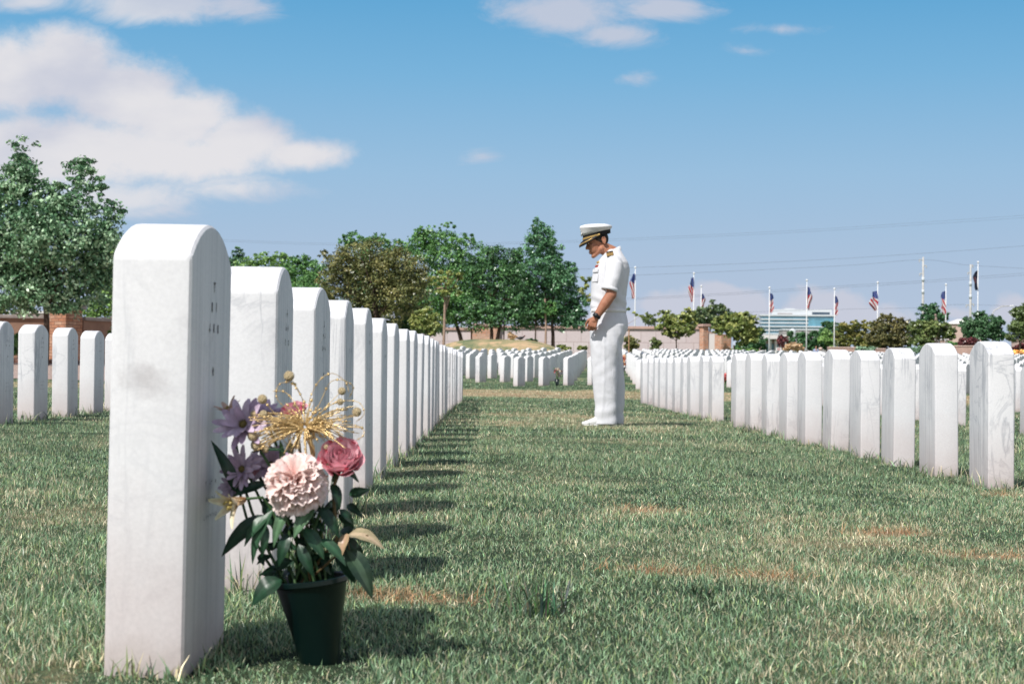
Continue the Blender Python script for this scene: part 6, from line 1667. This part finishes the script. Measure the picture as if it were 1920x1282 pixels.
lf((446, 925), (396, 818), 30, D1, (.4, -.9, .1), (.03, .02)); lf((470, 848), (552, 842), 12, D1, (0, -.7, .7), (.0, -.01)); lf((530, 870), (526, 822), 14, (0.05, 0.11, 0.04), (.3, -.9, .1), (.0, .0)); lf((528, 1086), (462, 1128), 52, D1, (-.2, -.8, .6), (-.01, -.03), droop=.3)
lf((500, 985), (490, 1050), 20, D2, (.2, -.9, .2), tw=.4); lf((590, 945), (545, 1010), 36, D3, (-.1, -.8, .6), (-.03, -.05)); lf((600, 950), (640, 1010), 30, D1, (.3, -.9, .2)); lf((570, 990), (612, 1050), 34, D2, (.2, -.8, .5))
lf((540, 1000), (520, 1065), 28, D1); lf((560, 1020), (590, 1085), 26, D1); lf((600, 1010), (655, 1060), 30, D2, (.2, -.7, .7)); lf((520, 930), (560, 880), 24, D2, (-.3, -.9, .2), (.03, .03)); lf((456, 900), (438, 830), 22, D1, (.2, -1, 0), (.05, .05)); lf((500, 905), (430, 930), 24, D1, (0, -.9, .4), (.03, .02))
for k in range(64):
    x, y = fr.uniform(488, 655), fr.uniform(915, 1075); a = fr.uniform(0, 2 * pi); L = fr.uniform(40, 75)
    lf((x, y), (x + cos(a) * L * .7, y + abs(sin(a)) * L * .8 - 15), fr.uniform(18, 34), D1 if fr.random() < .75 else D2, (fr.normal() * .5, -.8, fr.normal() * .4 + .3), (fr.uniform(.015, .075), fr.uniform(.0, .065)))
m = MB()
for k in range(12): stem(m, mouth(k, .032), F(fr.uniform(520, 620), fr.uniform(940, 1000), fr.uniform(.0, .05)), .0028, .0024, .006, k)
rel(m, sprig).build('stem_bundle', M_STEM, sprig, True)
rsp = empty('leaf_sprig', mouth(4), 0, 'rose leaves drooping over the vase rim on the aisle side, one dried beige', 'foliage', 'greenery in the vase')
BG, BG2 = (0.42, 0.30, 0.17), (0.55, 0.42, 0.28)
lf((652, 1003), (722, 1008), 46, (0.34, 0.29, 0.17), (.1, -.5, .85), (-.0, -.02), rsp, .35, BG2); lf((648, 1028), (708, 1122), 52, (0.016, 0.040, 0.022), (.4, -.85, .3), (-.0, -.02), rsp, .2, (0.07, 0.12, 0.07)); lf((652, 1000), (634, 1046), 24, BG, (-.3, -.8, .5), (-.01, -.03), rsp, .2, (0.52, 0.32, 0.20))
lf((622, 905), (640, 958), 26, D1, (.4, -.8, .3), (.0, -.01), rsp); lf((636, 955), (668, 985), 20, D1, (.3, -.8, .4), (.0, .01), rsp); lf((640, 1010), (690, 1060), 40, D1, (.2, -.9, .3), (.02, .02), rsp); lf((640, 1045), (668, 1095), 34, D1, (.2, -.9, .3), (.0, -.01), rsp)
m = MB(); m.tube([mouth(4), F(632, 1040, .0), F(650, 1005, .0), F(690, 1003, -.01)], [.002, .002, .0016, .001], 6); m.tube([F(650, 1005, .0), F(655, 1030, .0), F(690, 1090, -.01)], [.0016, .0014, .001], 6); rel(m, rsp).build('twig', M_STEMB, rsp, True)

# bouquets farther off
def small_bunch(px, py, d, label, vase, cols, wpx, hpx, name='flower_bunch', vcol=M_VASE, n=70, lp=4):
    k = FPX / d; b = P(px, py, d); z0 = tzf(b.x, b.y); root = empty(name, (b.x, b.y, z0), 0, label, 'flowers'); rng = np.random.default_rng(int(px))
    hz = 0.0
    if vase:
        hz = vase / k; m = MB(); m.lathe((0, 0, 0), [(.02, -.05), (.030, 0), (wpx * .36 / k, hz), (wpx * .32 / k, hz), (.02, hz * .4)], 16); m.build('vase_body', vcol, root, True)
    m = MB()
    for _ in range(7): m.tube([(0, 0, hz * .5), (rng.normal() * wpx * .2 / k, rng.normal() * .04, hz + hpx * .5 / k)], .006, 5)
    m.build('stem_bundle', M_STEM, root, True)
    cent = np.stack([rng.normal(0, wpx * .27 / k, n), rng.normal(0, .06, n), hz + hpx * (.25 + .75 * rng.random(n)) / k], 1); nr = rng.normal(size=(n, 3)) + np.array([0, -.6, .5]); nr /= np.linalg.norm(nr, axis=1, keepdims=True)
    cols = np.array(cols)[rng.integers(0, len(cols), n)] * rng.uniform(.7, 1.2, (n, 1)); link_mesh(leaf_mesh(cent, nr, np.full(n, lp / k) * rng.uniform(.7, 1.3, n), cols, rng, .9), 'blossoms', M_PETAL, root)
small_bunch(1044.5, 719, 40.6, 'tiny green vase of red and beige flowers between turned headstones past the aisle', 13, [(0.42, 0.10, 0.10), (0.60, 0.33, 0.25), (0.68, 0.58, 0.42), (0.05, 0.12, 0.05), (0.72, 0.62, 0.5)], 13, 20)
small_bunch(1360, 719, 43.6, 'coral pink artificial flowers glimpsed through the gap in the row behind the officer', 0, [(0.80, 0.16, 0.16), (0.85, 0.28, 0.26)], 13, 22, n=60, lp=6)
small_bunch(1169, 684, 60.0, 'orange and red flowers just behind the officer\'s legs', 8, [(0.75, 0.28, 0.12), (0.5, 0.06, 0.05), (0.85, 0.5, 0.3)], 12, 22, n=60, lp=6)
small_bunch(1799, 700, 44.0, 'bright orange flowers seen between the two biggest headstones of the row behind the officer', 6, [(0.80, 0.40, 0.10), (0.75, 0.25, 0.08)], 10, 18, n=50, lp=6)

# the big coarse clump of grass in the aisle and a few uncut tufts
def clump_grass(px, py, n, hpx, label, spread, seed, col=(0.055, 0.105, 0.045)):
    q = ground_hit(px, py); z0 = tzf(q.x, q.y); root_m = MB(); rng = np.random.default_rng(seed); k = FPX / q.y
    for _ in range(n):
        a = rng.uniform(0, 2 * pi); b = Vector((rng.normal() * spread * .4, rng.normal() * spread * .3, -.003)); L = hpx / k * rng.uniform(.45, 1.1); le = rng.uniform(.15, 1.15); d = Vector((cos(a), sin(a), 0)); s = Vector((-sin(a), cos(a), 0)) * rng.uniform(.0013, .0024); g = []
        for i in range(6):
            t = i / 5; c_ = b + d * L * le * t ** 1.5 * .8 + Vector((0, 0, L * (t - .32 * le * t * t))); w_ = (1 - t ** 2.2) + .04
            g.append([c_ - s * w_, c_ + Vector((0, 0, -.0006)), c_ + s * w_])
        cl = tuple(c_ * rng.uniform(.6, 1.4) for c_ in col); surf(root_m, g, lambda a_, b_: lerp3(cl, tuple(x * 1.5 for x in cl), a_))
    o = root_m.build('grass_clump', M_FOL, smooth=True, loc=(q.x, q.y, z0)); put(o, label, 'grass')
clump_grass(1015, 1155, 85, 100, 'big coarse green clump of long grass in the aisle', .085, 3, (0.085, 0.155, 0.08))
clump_grass(1400, 812, 40, 26, 'uncut dark tuft at the foot of the row behind the officer, before its gap', .06, 5)
clump_grass(1320, 1120, 26, 42, 'small dark green tuft near the bare straw patch', .05, 9, (0.04, 0.085, 0.04))
